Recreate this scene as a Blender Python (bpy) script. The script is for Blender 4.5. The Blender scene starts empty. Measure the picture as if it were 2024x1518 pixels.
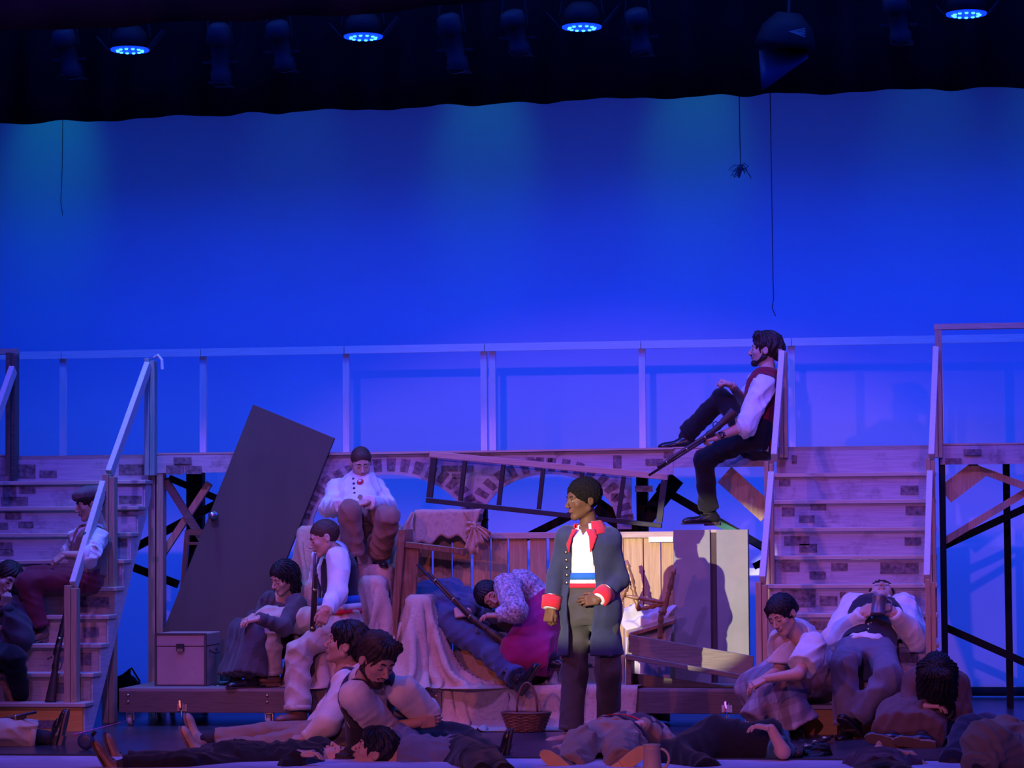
import bpy, math, random
import numpy as np
from mathutils import Vector, Matrix
random.seed(7)
SC = bpy.context.scene
COL = SC.collection
W, H = 2024, 1518
# ---------------------------------------------------------------- camera
F_PX = 5300.0
CAM = Vector((2.17, -17.37, 1.36))
YAW = math.atan(818.0 / F_PX)
PITCH = math.atan((1046.0 - 759.0) / F_PX)
ROLL = 0.0073
_f0 = Vector((-math.sin(YAW), math.cos(YAW), 0))
_r0 = Vector((math.cos(YAW), math.sin(YAW), 0))
FWD = _f0 * math.cos(PITCH) + Vector((0, 0, math.sin(PITCH)))
_u0 = _r0.cross(FWD)
UPV = _u0 * math.cos(ROLL) + _r0 * math.sin(ROLL)
RGT = _r0 * math.cos(ROLL) - _u0 * math.sin(ROLL)
cam_data = bpy.data.cameras.new('camera')
cam_data.sensor_width = 36.0
cam_data.lens = 36.0 * F_PX / W
cam_data.clip_end = 200
cam = bpy.data.objects.new('camera', cam_data)
M = Matrix((RGT, UPV, -FWD)).transposed().to_4x4()
M.translation = CAM
cam.matrix_world = M
COL.objects.link(cam)
SC.camera = cam

def ray(px, py):
    return (FWD * F_PX + RGT * (px - W / 2) + UPV * (H / 2 - py)).normalized()
def at(px, py, Y):
    d = ray(px, py)
    return CAM + d * ((Y - CAM.y) / d.y)
def atz(px, py, z=0.0):
    d = ray(px, py)
    return CAM + d * ((z - CAM.z) / d.z)

# ---------------------------------------------------------------- world, exposure, lights
wd = bpy.data.worlds.new('world'); SC.world = wd
wd.use_nodes = True
wd.node_tree.nodes['Background'].inputs[0].default_value = (0.05, 0.04, 0.35, 1)
wd.node_tree.nodes['Background'].inputs[1].default_value = 0.006
SC.view_settings.view_transform = 'Standard'
SC.view_settings.look = 'None'
SC.view_settings.gamma = 1.0
SC.view_settings.use_curve_mapping = False
SC.view_settings.exposure = 0.0

def spot(name, loc, target, color, power, angle, blend=0.3, radius=0.1):
    l = bpy.data.lights.new(name, 'SPOT')
    l.color = color; l.energy = power; l.spot_size = math.radians(angle); l.spot_blend = blend
    l.shadow_soft_size = radius
    o = bpy.data.objects.new(name, l); COL.objects.link(o)
    o.location = loc
    o.rotation_euler = (Vector(target) - Vector(loc)).to_track_quat('-Z', 'Y').to_euler()
    return o
def area(name, loc, target, color, power, sx, sy, spread=180):
    l = bpy.data.lights.new(name, 'AREA')
    l.shape = 'RECTANGLE'; l.size = sx; l.size_y = sy; l.color = color; l.energy = power
    l.spread = math.radians(spread)
    o = bpy.data.objects.new(name, l); COL.objects.link(o)
    o.location = loc
    o.rotation_euler = (Vector(target) - Vector(loc)).to_track_quat('-Z', 'Y').to_euler()
    return o
# backdrop: blue wash hung behind the teaser, strip behind the border, ground row behind the platform
area('blue_wash', (0, -0.2, 5.6), (0, 4.35, 2.0), (0.001, 0.035, 1.0), 560, 12, 2.2)
area('cyc_strip', (0, 2.9, 6.4), (0, 4.4, 2.0), (0.0, 0.07, 1.0), 50, 13, 0.3, 70)
area('cyc_ground_row', (0, 3.5, 0.06), (0, 4.4, 1.3), (0.004, 0.04, 1.0), 50, 13, 0.3)
for x, c, p in ((-5.0, (0.0, .34, .45), 30), (-2.9, (0.0, .2, .6), 8), (-1.3, (0.0, .30, .5), 22), (0.45, (0.0, .34, .45), 22), (2.3, (0.0, .22, .6), 10), (3.3, (0.0, .22, .6), 12)):
    spot('cyc_teal', (x, 3.3, 6.4), (x - .1, 4.35, 4.5), c, p * 2.2, 30, 1.0, 0.1)
# front-of-house washes (low angle) and follow spot
spot('foh_lavender', (0.6, -17.5, 4.9), (-0.25, 2.0, -0.95), (0.60, 0.20, 1.0), 1800, 25.0, 0.25, 0.12)
spot('foh_amber', (-7.0, -16.0, 5.0), (-0.6, -0.9, 0.1), (1.0, 0.20, 0.08), 1900, 24, 0.8, 0.15)
spot('follow_spot', (-5.5, -18.0, 4.2), (0.0, 0.0, 1.2), (1.0, 0.92, 0.70), 21500, 3.75, 0.06, 0.05)
# first electric: steep lavender and pink from above the front of the stage
spot('electric_lavender', (-3.6, -4.6, 7.4), (-0.7, 2.3, 0.9), (0.28, 0.13, 1.0), 1250, 60, 0.8, 0.12)
spot('electric_pink', (3.4, -4.6, 7.4), (1.1, 2.1, 0.9), (0.66, 0.15, 0.80), 520, 60, 0.8, 0.12)
spot('rose_fill_left', (-5.2, -4.6, 7.2), (-2.8, 1.0, 0.5), (1.0, 0.18, 0.42), 190, 50, 0.8, 0.12)  # unseen fill, added to turn the left stairs pinker
# overhead blue wash, and the beams of the lamps in view
area('overhead_blue', (-0.5, 0.4, 7.4), (-0.5, 0.7, 0.0), (0.06, 0.18, 1.0), 300, 9, 1.2)
spot('led_beam_left', (-3.45, 1.2, 4.75), (-3.1, 1.5, 0.6), (0.08, 0.50, 1.0), 130, 48, 0.8, 0.1)
spot('led_beam_mid', (-1.6, 1.2, 4.8), (-1.7, 1.5, 0.6), (0.10, 0.45, 1.0), 60, 44, 0.8, 0.1)
# ---------------------------------------------------------------- materials
MATS = {}
def _base(name):
    m = bpy.data.materials.new(name); m.use_nodes = True
    nt = m.node_tree
    return m, nt, nt.nodes, nt.links, nt.nodes['Principled BSDF']
def plain(name, col, rough=0.7, var=0.15, scale=8.0, bump=0.0, bscale=60.0, metal=0.0, spec=0.4, stretch=None, sheen=0.0):
    if name in MATS: return MATS[name]
    m, nt, N, L, b = _base(name)
    b.inputs['Roughness'].default_value = rough
    b.inputs['Metallic'].default_value = metal
    b.inputs['Specular IOR Level'].default_value = spec
    if sheen: b.inputs['Sheen Weight'].default_value = sheen
    tc = N.new('ShaderNodeTexCoord'); mp = N.new('ShaderNodeMapping')
    L.new(tc.outputs['Object'], mp.inputs[0])
    if stretch: mp.inputs['Scale'].default_value = stretch
    nz = N.new('ShaderNodeTexNoise'); nz.inputs['Scale'].default_value = scale; nz.inputs['Detail'].default_value = 5
    L.new(mp.outputs[0], nz.inputs['Vector'])
    cr = N.new('ShaderNodeValToRGB')
    cr.color_ramp.elements[0].position = 0.3; cr.color_ramp.elements[1].position = 0.7
    cr.color_ramp.elements[0].color = tuple(max(0, c * (1 - var)) for c in col) + (1,)
    cr.color_ramp.elements[1].color = tuple(min(1, c * (1 + var)) for c in col) + (1,)
    L.new(nz.outputs['Fac'], cr.inputs[0]); L.new(cr.outputs[0], b.inputs['Base Color'])
    if bump:
        n2 = N.new('ShaderNodeTexNoise'); n2.inputs['Scale'].default_value = bscale; n2.inputs['Detail'].default_value = 3
        L.new(mp.outputs[0], n2.inputs['Vector'])
        bp = N.new('ShaderNodeBump'); bp.inputs['Strength'].default_value = bump; bp.inputs['Distance'].default_value = 0.01
        L.new(n2.outputs['Fac'], bp.inputs['Height']); L.new(bp.outputs[0], b.inputs['Normal'])
    MATS[name] = m
    return m
def wood(name, c1, c2, axis='x', rough=0.6, scale=3.0, stain=None, stain_amt=0.0):
    """plank wood: noise stretched along the grain, plus optional stains"""
    if name in MATS: return MATS[name]
    m, nt, N, L, b = _base(name)
    b.inputs['Roughness'].default_value = rough
    tc = N.new('ShaderNodeTexCoord'); mp = N.new('ShaderNodeMapping')
    L.new(tc.outputs['Object'], mp.inputs[0])
    s = {'x': (2, 45, 45), 'y': (45, 2, 45), 'z': (45, 45, 2)}[axis]
    mp.inputs['Scale'].default_value = s
    nz = N.new('ShaderNodeTexNoise'); nz.inputs['Scale'].default_value = scale; nz.inputs['Detail'].default_value = 8
    nz.inputs['Distortion'].default_value = 0.6
    L.new(mp.outputs[0], nz.inputs['Vector'])
    cr = N.new('ShaderNodeValToRGB')
    cr.color_ramp.elements[0].position = 0.32; cr.color_ramp.elements[1].position = 0.66
    cr.color_ramp.elements[0].color = tuple(c1) + (1,); cr.color_ramp.elements[1].color = tuple(c2) + (1,)
    L.new(nz.outputs['Fac'], cr.inputs[0])
    out = cr.outputs[0]
    if stain:
        n3 = N.new('ShaderNodeTexNoise'); n3.inputs['Scale'].default_value = 3.2; n3.inputs['Detail'].default_value = 7
        n3.inputs['Roughness'].default_value = 0.7
        L.new(tc.outputs['Object'], n3.inputs['Vector'])
        r3 = N.new('ShaderNodeValToRGB')
        r3.color_ramp.elements[0].position = 0.52; r3.color_ramp.elements[1].position = 0.66
        r3.color_ramp.elements[0].color = (0, 0, 0, 1); r3.color_ramp.elements[1].color = (stain_amt,) * 3 + (1,)
        L.new(n3.outputs['Fac'], r3.inputs[0])
        mx = N.new('ShaderNodeMixRGB'); mx.inputs[2].default_value = tuple(stain) + (1,)
        L.new(r3.outputs[0], mx.inputs[0]); L.new(out, mx.inputs[1]); out = mx.outputs[0]
    L.new(out, b.inputs['Base Color'])
    bp = N.new('ShaderNodeBump'); bp.inputs['Strength'].default_value = 0.08; bp.inputs['Distance'].default_value = 0.002
    L.new(nz.outputs['Fac'], bp.inputs['Height']); L.new(bp.outputs[0], b.inputs['Normal'])
    MATS[name] = m
    return m
def burlap_mat(name, col):
    if name in MATS: return MATS[name]
    m, nt, N, L, b = _base(name)
    b.inputs['Roughness'].default_value = 0.95; b.inputs['Specular IOR Level'].default_value = 0.1
    tc = N.new('ShaderNodeTexCoord')
    hs = []
    for i, ax in enumerate(((1, 0.25, 1), (0.25, 1, 0.3))):
        mp = N.new('ShaderNodeMapping'); mp.inputs['Scale'].default_value = tuple(v * 420 if v == 1 else v * 110 for v in ax)
        L.new(tc.outputs['Object'], mp.inputs[0])
        nz = N.new('ShaderNodeTexNoise'); nz.inputs['Scale'].default_value = 1.0; nz.inputs['Detail'].default_value = 2
        L.new(mp.outputs[0], nz.inputs['Vector']); hs.append(nz)
    ad = N.new('ShaderNodeMath'); ad.operation = 'ADD'
    L.new(hs[0].outputs['Fac'], ad.inputs[0]); L.new(hs[1].outputs['Fac'], ad.inputs[1])
    cr = N.new('ShaderNodeValToRGB')
    cr.color_ramp.elements[0].position = 0.75; cr.color_ramp.elements[1].position = 1.25 if False else 1.0
    cr.color_ramp.elements[0].color = tuple(c * 0.80 for c in col) + (1,); cr.color_ramp.elements[1].color = tuple(min(1, c * 1.12) for c in col) + (1,)
    L.new(ad.outputs[0], cr.inputs[0])
    n3 = N.new('ShaderNodeTexNoise'); n3.inputs['Scale'].default_value = 5; n3.inputs['Detail'].default_value = 4
    L.new(tc.outputs['Object'], n3.inputs['Vector'])
    mx = N.new('ShaderNodeMixRGB'); mx.blend_type = 'MULTIPLY'; mx.inputs[0].default_value = 0.25
    L.new(cr.outputs[0], mx.inputs[1]); L.new(n3.outputs['Fac'], mx.inputs[2])
    mu = N.new('ShaderNodeMixRGB'); mu.blend_type = 'ADD'; mu.inputs[0].default_value = 0.25
    L.new(mx.outputs[0], mu.inputs[1]); L.new(cr.outputs[0], mu.inputs[2])
    L.new(mu.outputs[0], b.inputs['Base Color'])
    bp = N.new('ShaderNodeBump'); bp.inputs['Strength'].default_value = 0.3; bp.inputs['Distance'].default_value = 0.003
    L.new(ad.outputs[0], bp.inputs['Height']); L.new(bp.outputs[0], b.inputs['Normal'])
    MATS[name] = m
    return m
def emit(name, col, s):
    if name in MATS: return MATS[name]
    m, nt, N, L, b = _base(name)
    b.inputs['Base Color'].default_value = tuple(col) + (1,)
    b.inputs['Emission Color'].default_value = tuple(col) + (1,); b.inputs['Emission Strength'].default_value = s
    MATS[name] = m
    return m

# ---------------------------------------------------------------- objects
def wloc(o):
    v = Vector((0, 0, 0))
    while o is not None:
        v = v + o.location; o = o.parent
    return v
def tag(o, label=None, cat=None, group=None, kind=None):
    if label: o['label'] = label
    if cat: o['category'] = cat
    if group: o['group'] = group
    if kind: o['kind'] = kind
    return o
def thing(name, loc, label, cat, group=None):
    o = bpy.data.objects.new(name, None); COL.objects.link(o)
    o.empty_display_size = 0.1
    o.location = Vector(loc)
    return tag(o, label, cat, group)
def mesh_np(name, V, Fq, mats=(), midx=None, smooth=False):
    """V (n,3) array, Fq list of tuples or (m,4) int array"""
    me = bpy.data.meshes.new(name)
    V = np.asarray(V, dtype=np.float32)
    if isinstance(Fq, np.ndarray):
        m, k = Fq.shape
        li = Fq.astype(np.int32).ravel(); st = np.arange(0, m * k, k, dtype=np.int32); tot = np.full(m, k, dtype=np.int32)
    else:
        li = np.array([i for f in Fq for i in f], dtype=np.int32)
        tot = np.array([len(f) for f in Fq], dtype=np.int32); st = np.concatenate(([0], np.cumsum(tot)[:-1])).astype(np.int32) if len(tot) else tot
        m = len(Fq)
    me.vertices.add(len(V)); me.vertices.foreach_set('co', V.ravel())
    me.loops.add(len(li)); me.loops.foreach_set('vertex_index', li)
    me.polygons.add(m); me.polygons.foreach_set('loop_start', st); me.polygons.foreach_set('loop_total', tot)
    for mt in mats: me.materials.append(mt)
    if midx is not None: me.polygons.foreach_set('material_index', np.asarray(midx, dtype=np.int32))
    me.polygons.foreach_set('use_smooth', np.full(m, bool(smooth)))
    me.update(calc_edges=True); me.validate()
    return me
def link(name, me, parent=None, loc=(0, 0, 0)):
    o = bpy.data.objects.new(name, me); COL.objects.link(o)
    if parent is not None: o.parent = parent
    o.location = loc
    return o

class MB:
    """collects shapes in world space; build() links them as ONE mesh object"""
    def __init__(s): s.v = []; s.f = []
    def poly(s, vs, fs):
        b = len(s.v); s.v += [Vector(p) for p in vs]; s.f += [tuple(b + i for i in f) for f in fs]; return s
    def hexa(s, p):
        return s.poly(p, [(0, 3, 2, 1), (4, 5, 6, 7), (0, 1, 5, 4), (1, 2, 6, 5), (2, 3, 7, 6), (3, 0, 4, 7)])
    def box(s, c, d, R=None):
        c = Vector(c); x, y, z = (k / 2 for k in d); R = R or Matrix.Identity(3)
        q = [Vector(p) for p in ((-x, -y, -z), (x, -y, -z), (x, y, -z), (-x, y, -z), (-x, -y, z), (x, -y, z), (x, y, z), (-x, y, z))]
        return s.hexa([c + R @ p for p in q])
    def bar(s, a, b, w, d, side=(0, 1, 0)):
        """rectangular bar a->b; d measured along `side`, w across"""
        a = Vector(a); b = Vector(b); t = (b - a).normalized(); sd = Vector(side); sd = (sd - t * sd.dot(t)).normalized(); u = t.cross(sd)
        q = []
        for p in (a, b):
            for i, j in ((-1, -1), (1, -1), (1, 1), (-1, 1)): q.append(p + u * (i * w / 2) + sd * (j * d / 2))
        return s.hexa(q)
    def prism(s, pts, ext):
        """planar polygon extruded by vector ext"""
        n = len(pts); e = Vector(ext)
        vs = [Vector(p) for p in pts] + [Vector(p) + e for p in pts]
        fs = [tuple(range(n)), tuple(range(2 * n - 1, n - 1, -1))] + [((i + 1) % n, i, n + i, n + (i + 1) % n) for i in range(n)]
        return s.poly(vs, fs)
    def tube(s, pts, r, n=8, cap=True):
        pts = [Vector(p) for p in pts]; m = len(pts)
        rr = r if isinstance(r, (list, tuple)) else [r] * m
        vs = []; fs = []; prev = None
        for i, p in enumerate(pts):
            t = (pts[min(i + 1, m - 1)] - pts[max(i - 1, 0)]).normalized()
            if prev is None:
                u = t.orthogonal().normalized()
            else:
                u = (prev - t * prev.dot(t)).normalized()
            prev = u; w = t.cross(u)
            for k in range(n):
                a = 2 * math.pi * k / n
                vs.append(p + (u * math.cos(a) + w * math.sin(a)) * rr[i])
        for i in range(m - 1):
            for k in range(n):
                a = i * n + k; b = i * n + (k + 1) % n
                fs.append((a, b, b + n, a + n))
        if cap: fs += [tuple(range(n - 1, -1, -1)), tuple(range((m - 1) * n, m * n))]
        return s.poly(vs, fs)
    def lathe(s, a, b, prof, n=14):
        """profile [(t along a->b, radius)]"""
        a = Vector(a); b = Vector(b)
        return s.tube([a.lerp(b, t) for t, r in prof], [r for t, r in prof], n)
    def grid(s, rows, closed=False):
        """rows: list of equal-length point lists"""
        n = len(rows[0]); vs = [p for r in rows for p in r]; fs = []
        for i in range(len(rows) - 1):
            for j in range(n if closed else n - 1):
                k = (j + 1) % n
                fs.append((i * n + j, i * n + k, (i + 1) * n + k, (i + 1) * n + j))
        return s.poly(vs, fs)
    def build(s, name, mat, parent=None, smooth=False, bevel=0.0, solid=0.0, auto=None):
        V = np.array([tuple(p) for p in s.v])
        if parent is None:
            o0 = np.array([(V[:, 0].min() + V[:, 0].max()) / 2, (V[:, 1].min() + V[:, 1].max()) / 2, V[:, 2].min()])
        else:
            o0 = np.array(tuple(wloc(parent)))
        me = mesh_np(name, V - o0, s.f, [mat], None, smooth)
        o = link(name, me, parent, tuple(o0) if parent is None else (0, 0, 0))
        if solid:
            md = o.modifiers.new('thick', 'SOLIDIFY'); md.thickness = solid; md.offset = 0
        if bevel:
            md = o.modifiers.new('edge', 'BEVEL'); md.width = bevel; md.segments = 1; md.limit_method = 'ANGLE'
        return o
def struct(o):
    o['kind'] = 'structure'; return o
# ---------------------------------------------------------------- setting
m_cyc = plain('cyc_cloth', (0.78, 0.78, 0.80), 0.95, 0.03, 1.2, spec=0.1)
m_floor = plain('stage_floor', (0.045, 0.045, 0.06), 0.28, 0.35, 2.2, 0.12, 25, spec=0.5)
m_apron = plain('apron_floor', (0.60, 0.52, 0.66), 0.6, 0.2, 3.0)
m_velour = plain('black_velour', (0.003, 0.0025, 0.004), 1.0, 0.4, 3.0, spec=0.05)
m_velour2 = plain('maroon_velour', (0.012, 0.003, 0.003), 1.0, 0.4, 3.0, spec=0.05)
b = MB().box((0, 4.40, 4.4), (20, 0.1, 8.8)); struct(b.build('wall_back', m_cyc))
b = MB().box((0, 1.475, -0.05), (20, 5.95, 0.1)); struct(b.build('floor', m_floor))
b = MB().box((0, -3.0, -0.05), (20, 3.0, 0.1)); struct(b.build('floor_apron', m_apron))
b = MB().box((0, -1.515, 0.004), (20, 0.035, 0.008)); struct(b.build('trim_1', plain('dark_trim', (0.02, 0.02, 0.03), 0.5)))

def curtain(name, edge, Y, ztop, mat, label, wl, amp, seed):
    rnd = random.Random(seed)
    rows = [[], [], [], []]
    n = 260
    ph = [rnd.uniform(0, 6.28) for _ in range(4)]
    for i in range(n + 1):
        u = i / n
        px = -400 + u * (W + 800)
        k = 0
        while k < len(edge) - 2 and px > edge[k + 1][0]: k += 1
        (xa, ya), (xb, yb) = edge[k], edge[k + 1]
        py = ya + (yb - ya) * (px - xa) / (xb - xa)
        p = at(px, py, Y)
        fold = math.sin(p.x * wl + ph[0] + 1.3 * math.sin(p.x * wl * .37 + ph[1])) + .4 * math.sin(p.x * wl * 2.3 + ph[2])
        hem = 0.016 * math.sin(p.x * wl + ph[0] + 1.3 * math.sin(p.x * wl * .37 + ph[1]) + .8)
        for r, (t, a) in enumerate(((0, 1.0), (.2, .95), (.6, .7), (1, .5))):
            z = p.z + hem * (1 - t) + (ztop - p.z) * t
            rows[r].append(Vector((p.x, Y + amp * a * fold, z)))
    b = MB().grid(rows)
    o = b.build(name, mat, smooth=True, solid=0.006)
    return tag(o, label, 'curtain')
curtain('border_curtain', [(-400, 262), (0, 246), (640, 219), (1300, 193), (2024, 172), (2500, 156)], 2.6, 8.6, m_velour,
        'black pleated border curtain across the top, hiding the upper edge of the blue backdrop', 9.0, 0.06, 3)
curtain('teaser_curtain', [(-400, 82), (0, 62), (320, 46), (640, 32), (960, 6), (1400, -30), (2500, -120)], -0.6, 7.5, m_velour2,
        'dark maroon teaser curtain edge in the top left corner', 6.0, 0.05, 5)

# ---------------------------------------------------------------- lamps on the batten
m_can = plain('lamp_housing', (0.004, 0.004, 0.005), 0.7, 0.2, 6, spec=0.1)
m_can2 = plain('lamp_housing_grey', (0.008, 0.008, 0.010), 0.7, 0.3, 9, spec=0.12)
m_led = emit('led_blue_ring', (0.005, 0.06, 1.0), 1.1)
m_led2 = emit('led_blue_dot', (0.06, 0.42, 1.0), 3.5)
YB = 1.2
zb = at(1000, 0, YB).z + 0.22
b = MB().tube([(-7, YB, zb), (7, YB, zb)], 0.025, 10)
tag(b.build('lighting_batten', m_can, smooth=True), 'black steel pipe carrying the row of stage lamps', 'pipe')
def led_par(px, py, label, flap):
    c = at(px, py, YB)
    t = thing('led_par_lamp', (c.x, c.y, c.z), label, 'stage lamp', 'blue LED stage lamps')
    b = MB().lathe(c + Vector((0, 0, .16)), c, [(0, .08), (.3, .125), (1, .14)], 24); b.build('housing', m_can, t, True)
    b = MB().lathe(c + Vector((0, 0, -.001)), c + Vector((0, 0, -.012)), [(0, .14), (1, .138)], 28); r = b.build('lens', m_led, t)
    for k in range(12):
        a = 2 * math.pi * k / 12
        q = c + Vector((.09 * math.cos(a), .09 * math.sin(a), -.013))
        MB().lathe(q, q + Vector((0, 0, -.008)), [(0, .014), (1, .010)], 8).build('diode', m_led2, r)
    b = MB()
    for s in (-1, 1): b.bar(c + Vector((s * .155, 0, .08)), c + Vector((s * .10, 0, zb - c.z - .02)), .03, .008, (1, 0, 0))
    b.bar(c + Vector((-.11, 0, zb - c.z - .03)), c + Vector((.11, 0, zb - c.z - .03)), .03, .01)
    b.build('yoke', m_can, t)
    for s, L in ((1, flap), (-1, flap * .8)):
        a = c + Vector((s * .15, -.02, -.01)); e = a + Vector((s * .11 * L, 0, .13 * L))
        MB().bar(a, e, .10 if s > 0 else .05, .006, Vector((.13 * s, 0, -.11))).build('barn_door', m_can2, t)
led_par(257, 97, 'leftmost glowing blue LED lamp hanging below the dark curtain', 1.0)
led_par(718, 71, 'second glowing blue LED lamp from the left', 1.0)
led_par(1150, 52, 'glowing blue LED lamp above the middle, third from the left', 1.1)
led_par(1910, 26, 'rightmost glowing blue LED lamp in the top right corner', .6)
def ellipsoidal(px0, py0, px1, py1, label, r=.09):
    a = at(px0, py0, YB - .05); e = at(px1, py1, YB + .1)
    t = thing('profile_lamp', (a.x, a.y, min(a.z, e.z)), label, 'stage lamp', 'unlit stage lamps on the batten')
    MB().lathe(a, e, [(0, r * .55), (.05, r * .9), (.30, r), (.34, r * .8), (.36, r * .72), (.75, r * .72), (.78, r * .85), (.94, r * .85), (1, r * .8)], 18).build('barrel', m_can2, t, True)
    MB().lathe(e, e + (e - a).normalized() * .006, [(0, r * .7), (1, r * .6)], 16).build('lens', plain('lamp_glass', (.05, .05, .08), .1), t)
    mid = a.lerp(e, .32); b = MB()
    for s in (-1, 1): b.bar(mid + Vector((s * r * 1.08, 0, 0)), Vector((mid.x + s * r * .6, YB, zb - .02)), .03, .008, (1, 0, 0))
    b.build('yoke', m_can, t)
    MB().box(mid.lerp(e, .45), (.26, .02, .015)).build('shutter_handle', m_can, t)
    MB().bar(e + Vector((-r * .9, 0, .01)), e + Vector((r * .9, 0, -.005)), .012, .16).build('gel_frame', m_can, t)
ellipsoidal(122, 58, 146, 152, 'dim unlit lamp barrel at the far left, left of the first blue lamp')
ellipsoidal(432, 46, 438, 168, 'dim unlit lamp pointing straight down, right of the first blue lamp')
ellipsoidal(545, 42, 566, 138, 'dim unlit lamp barrel just left of the second blue lamp')
ellipsoidal(884, 28, 908, 140, 'dim unlit lamp barrel midway between the second and third blue lamps')
ellipsoidal(1010, 22, 1030, 106, 'dim unlit lamp barrel just left of the third blue lamp')
ellipsoidal(1256, 18, 1270, 106, 'dim unlit lamp barrel right of the third blue lamp')
ellipsoidal(1766, -10, 1782, 84, 'dim unlit lamp barrel left of the rightmost blue lamp')
# scoop lamp with a clear hood and copper bars standing for its orange glow
c = at(1545, 60, YB - .3)
t = thing('hooded_lamp', tuple(c), 'large hooded lamp with a clear sheet and painted copper reflector, upper right', 'stage lamp')
MB().lathe(c + Vector((.05, 0, .12)), c + Vector((.02, .05, -.1)), [(0, .08), (.4, .17), (.8, .20), (1, .205)], 24).build('housing', m_can, t, True)
b = MB()
for i in range(6): b.bar(c + Vector((.06 + .012 * i, -.21, -.05 - .004 * i)), c + Vector((.17, -.205, -.03 - .012 * i)), .004, .004)
b.build('glints', plain('copper_glint', (.35, .22, .12), .5, metal=.6), t)
rows = []
for i in range(9):
    u = i / 8
    rows.append([at(1505 + 92 * u, 178 - 8 * math.sin(u * 3) - 62 * u ** 1.5, YB - .32), at(1500 + 96 * u, 100 - 10 * u, YB - .2)])
MB().grid(rows).build('gel_sheet', plain('gel_sheet', (.010, .012, .03), .55, spec=.2), t, True, solid=.003)
MB().tube([c + Vector((.05, 0, .1)), Vector((c.x + .05, YB, zb))], .012).build('clamp_arm', m_can, t)

# ---------------------------------------------------------------- hanging cords in front of the backdrop
m_cord = plain('cord', (.02, .02, .035), .8)
def cord(pts, Y, r, name, label, extra=None):
    p = [at(x, y, Y) for x, y in pts]
    t = thing(name, tuple(p[-1]), label, 'cord')
    MB().tube(p, r, 5).build('line', m_cord, t)
    return t, p[-1]
t, e = cord([(1461, -60), (1461, 190), (1462, 260), (1464, 330)], 2.9, .004, 'hanging_cord', 'dark cord ending in a tangle of wires, hanging high on the right')
rnd = random.Random(4)
for k, (dx, dz, cl) in enumerate(((-.09, -.02, 1), (-.07, -.07, 1), (-.05, -.08, 1), (.08, -.09, 0), (.06, .0, 1), (.05, -.03, 1), (-.02, -.08, 0), (.03, -.05, 0))):
    q = e + Vector((dx, rnd.uniform(-.03, .03), dz)); mid = (e + q) / 2 + Vector((0, 0, .025))
    pts = [e, mid, q] + ([(q + e) / 2 + Vector((0, .01, -.02)), e] if cl else [])
    MB().tube(pts, .0035, 5).build('wire_loop', m_cord, t)
MB().lathe(e + Vector((0, 0, .02)), e + Vector((-.015, 0, -.08)), [(0, .012), (.3, .02), (1, .008)], 8).build('knot', m_cord, t)
cord([(1520, -60), (1522, 180), (1525, 360), (1528, 560), (1529, 590), (1526, 608), (1533, 625)], 3.0, .0035, 'hanging_cord', 'long thin cord with a bent tip, hanging right of centre')
cord([(124, -60), (124, 245), (123, 330), (120, 400), (124, 426)], 3.0, .003, 'hanging_cord', 'thin frayed cord hanging at the upper left')

# ---------------------------------------------------------------- platform
YP = 2.05
ZP = at(1000, 890, YP).z
m_ply = wood('painted_ply', (.40, .34, .37), (.54, .47, .49), 'x', .75, 2.0, (.10, .07, .08), .75)
m_lum = wood('raw_lumber', (.42, .27, .16), (.58, .40, .25), 'z', .7, 2.5)
m_lumx = wood('raw_lumber_long', (.46, .32, .22), (.62, .46, .33), 'x', .7, 2.5)
m_black = plain('black_timber', (.012, .012, .014), .8, .3)
m_paint = plain('brick_paint', (.19, .14, .15), .85, .55, 34)
xl, xr = at(-120, 900, YP).x, at(2160, 880, YP).x
plat = thing('platform', ((xl + xr) / 2, 2.6, 0), 'long raised wooden platform with painted brick arches behind the barricade', 'platform')
MB().box(((xl + xr) / 2, 2.66, ZP - .02), (xr - xl, 1.22, .04)).build('deck', wood('deck_ply', (.30, .24, .20), (.4, .33, .28), 'x'), plat)
def brick_paint(rects, Y, parent, name='painted_brick'):
    for r in rects:
        q = [(r[0], r[3]), (r[2], r[3]), (r[2], r[1]), (r[0], r[1])]
        MB().prism([at(x, y, Y - .004) for x, y in q], (0, .003, 0)).build(name, m_paint, parent)
hF = .135
def fascia(pa, pb, name='fascia_board'):
    xa, xb = at(pa, 900, YP).x, at(pb, 900, YP).x
    MB().box(((xa + xb) / 2, YP - .012, ZP - hF / 2 - .005), (xb - xa, .02, hF)).build(name, m_ply, plat)
    MB().box(((xa + xb) / 2, YP + .0, ZP + .004), (xb - xa, .05, .012)).build('edge_strip', m_lumx, plat)
fascia(-120, 20); fascia(303, 640); fascia(1330, 1530); fascia(1858, 2160)
brick_paint([(343, 904, 378, 917), (328, 920, 362, 938), (366, 921, 398, 937), (1905, 888, 1940, 900), (1868, 905, 1900, 918), (1312, 893, 1330, 905), (1276, 907, 1310, 919)], YP - .032, plat)
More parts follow.
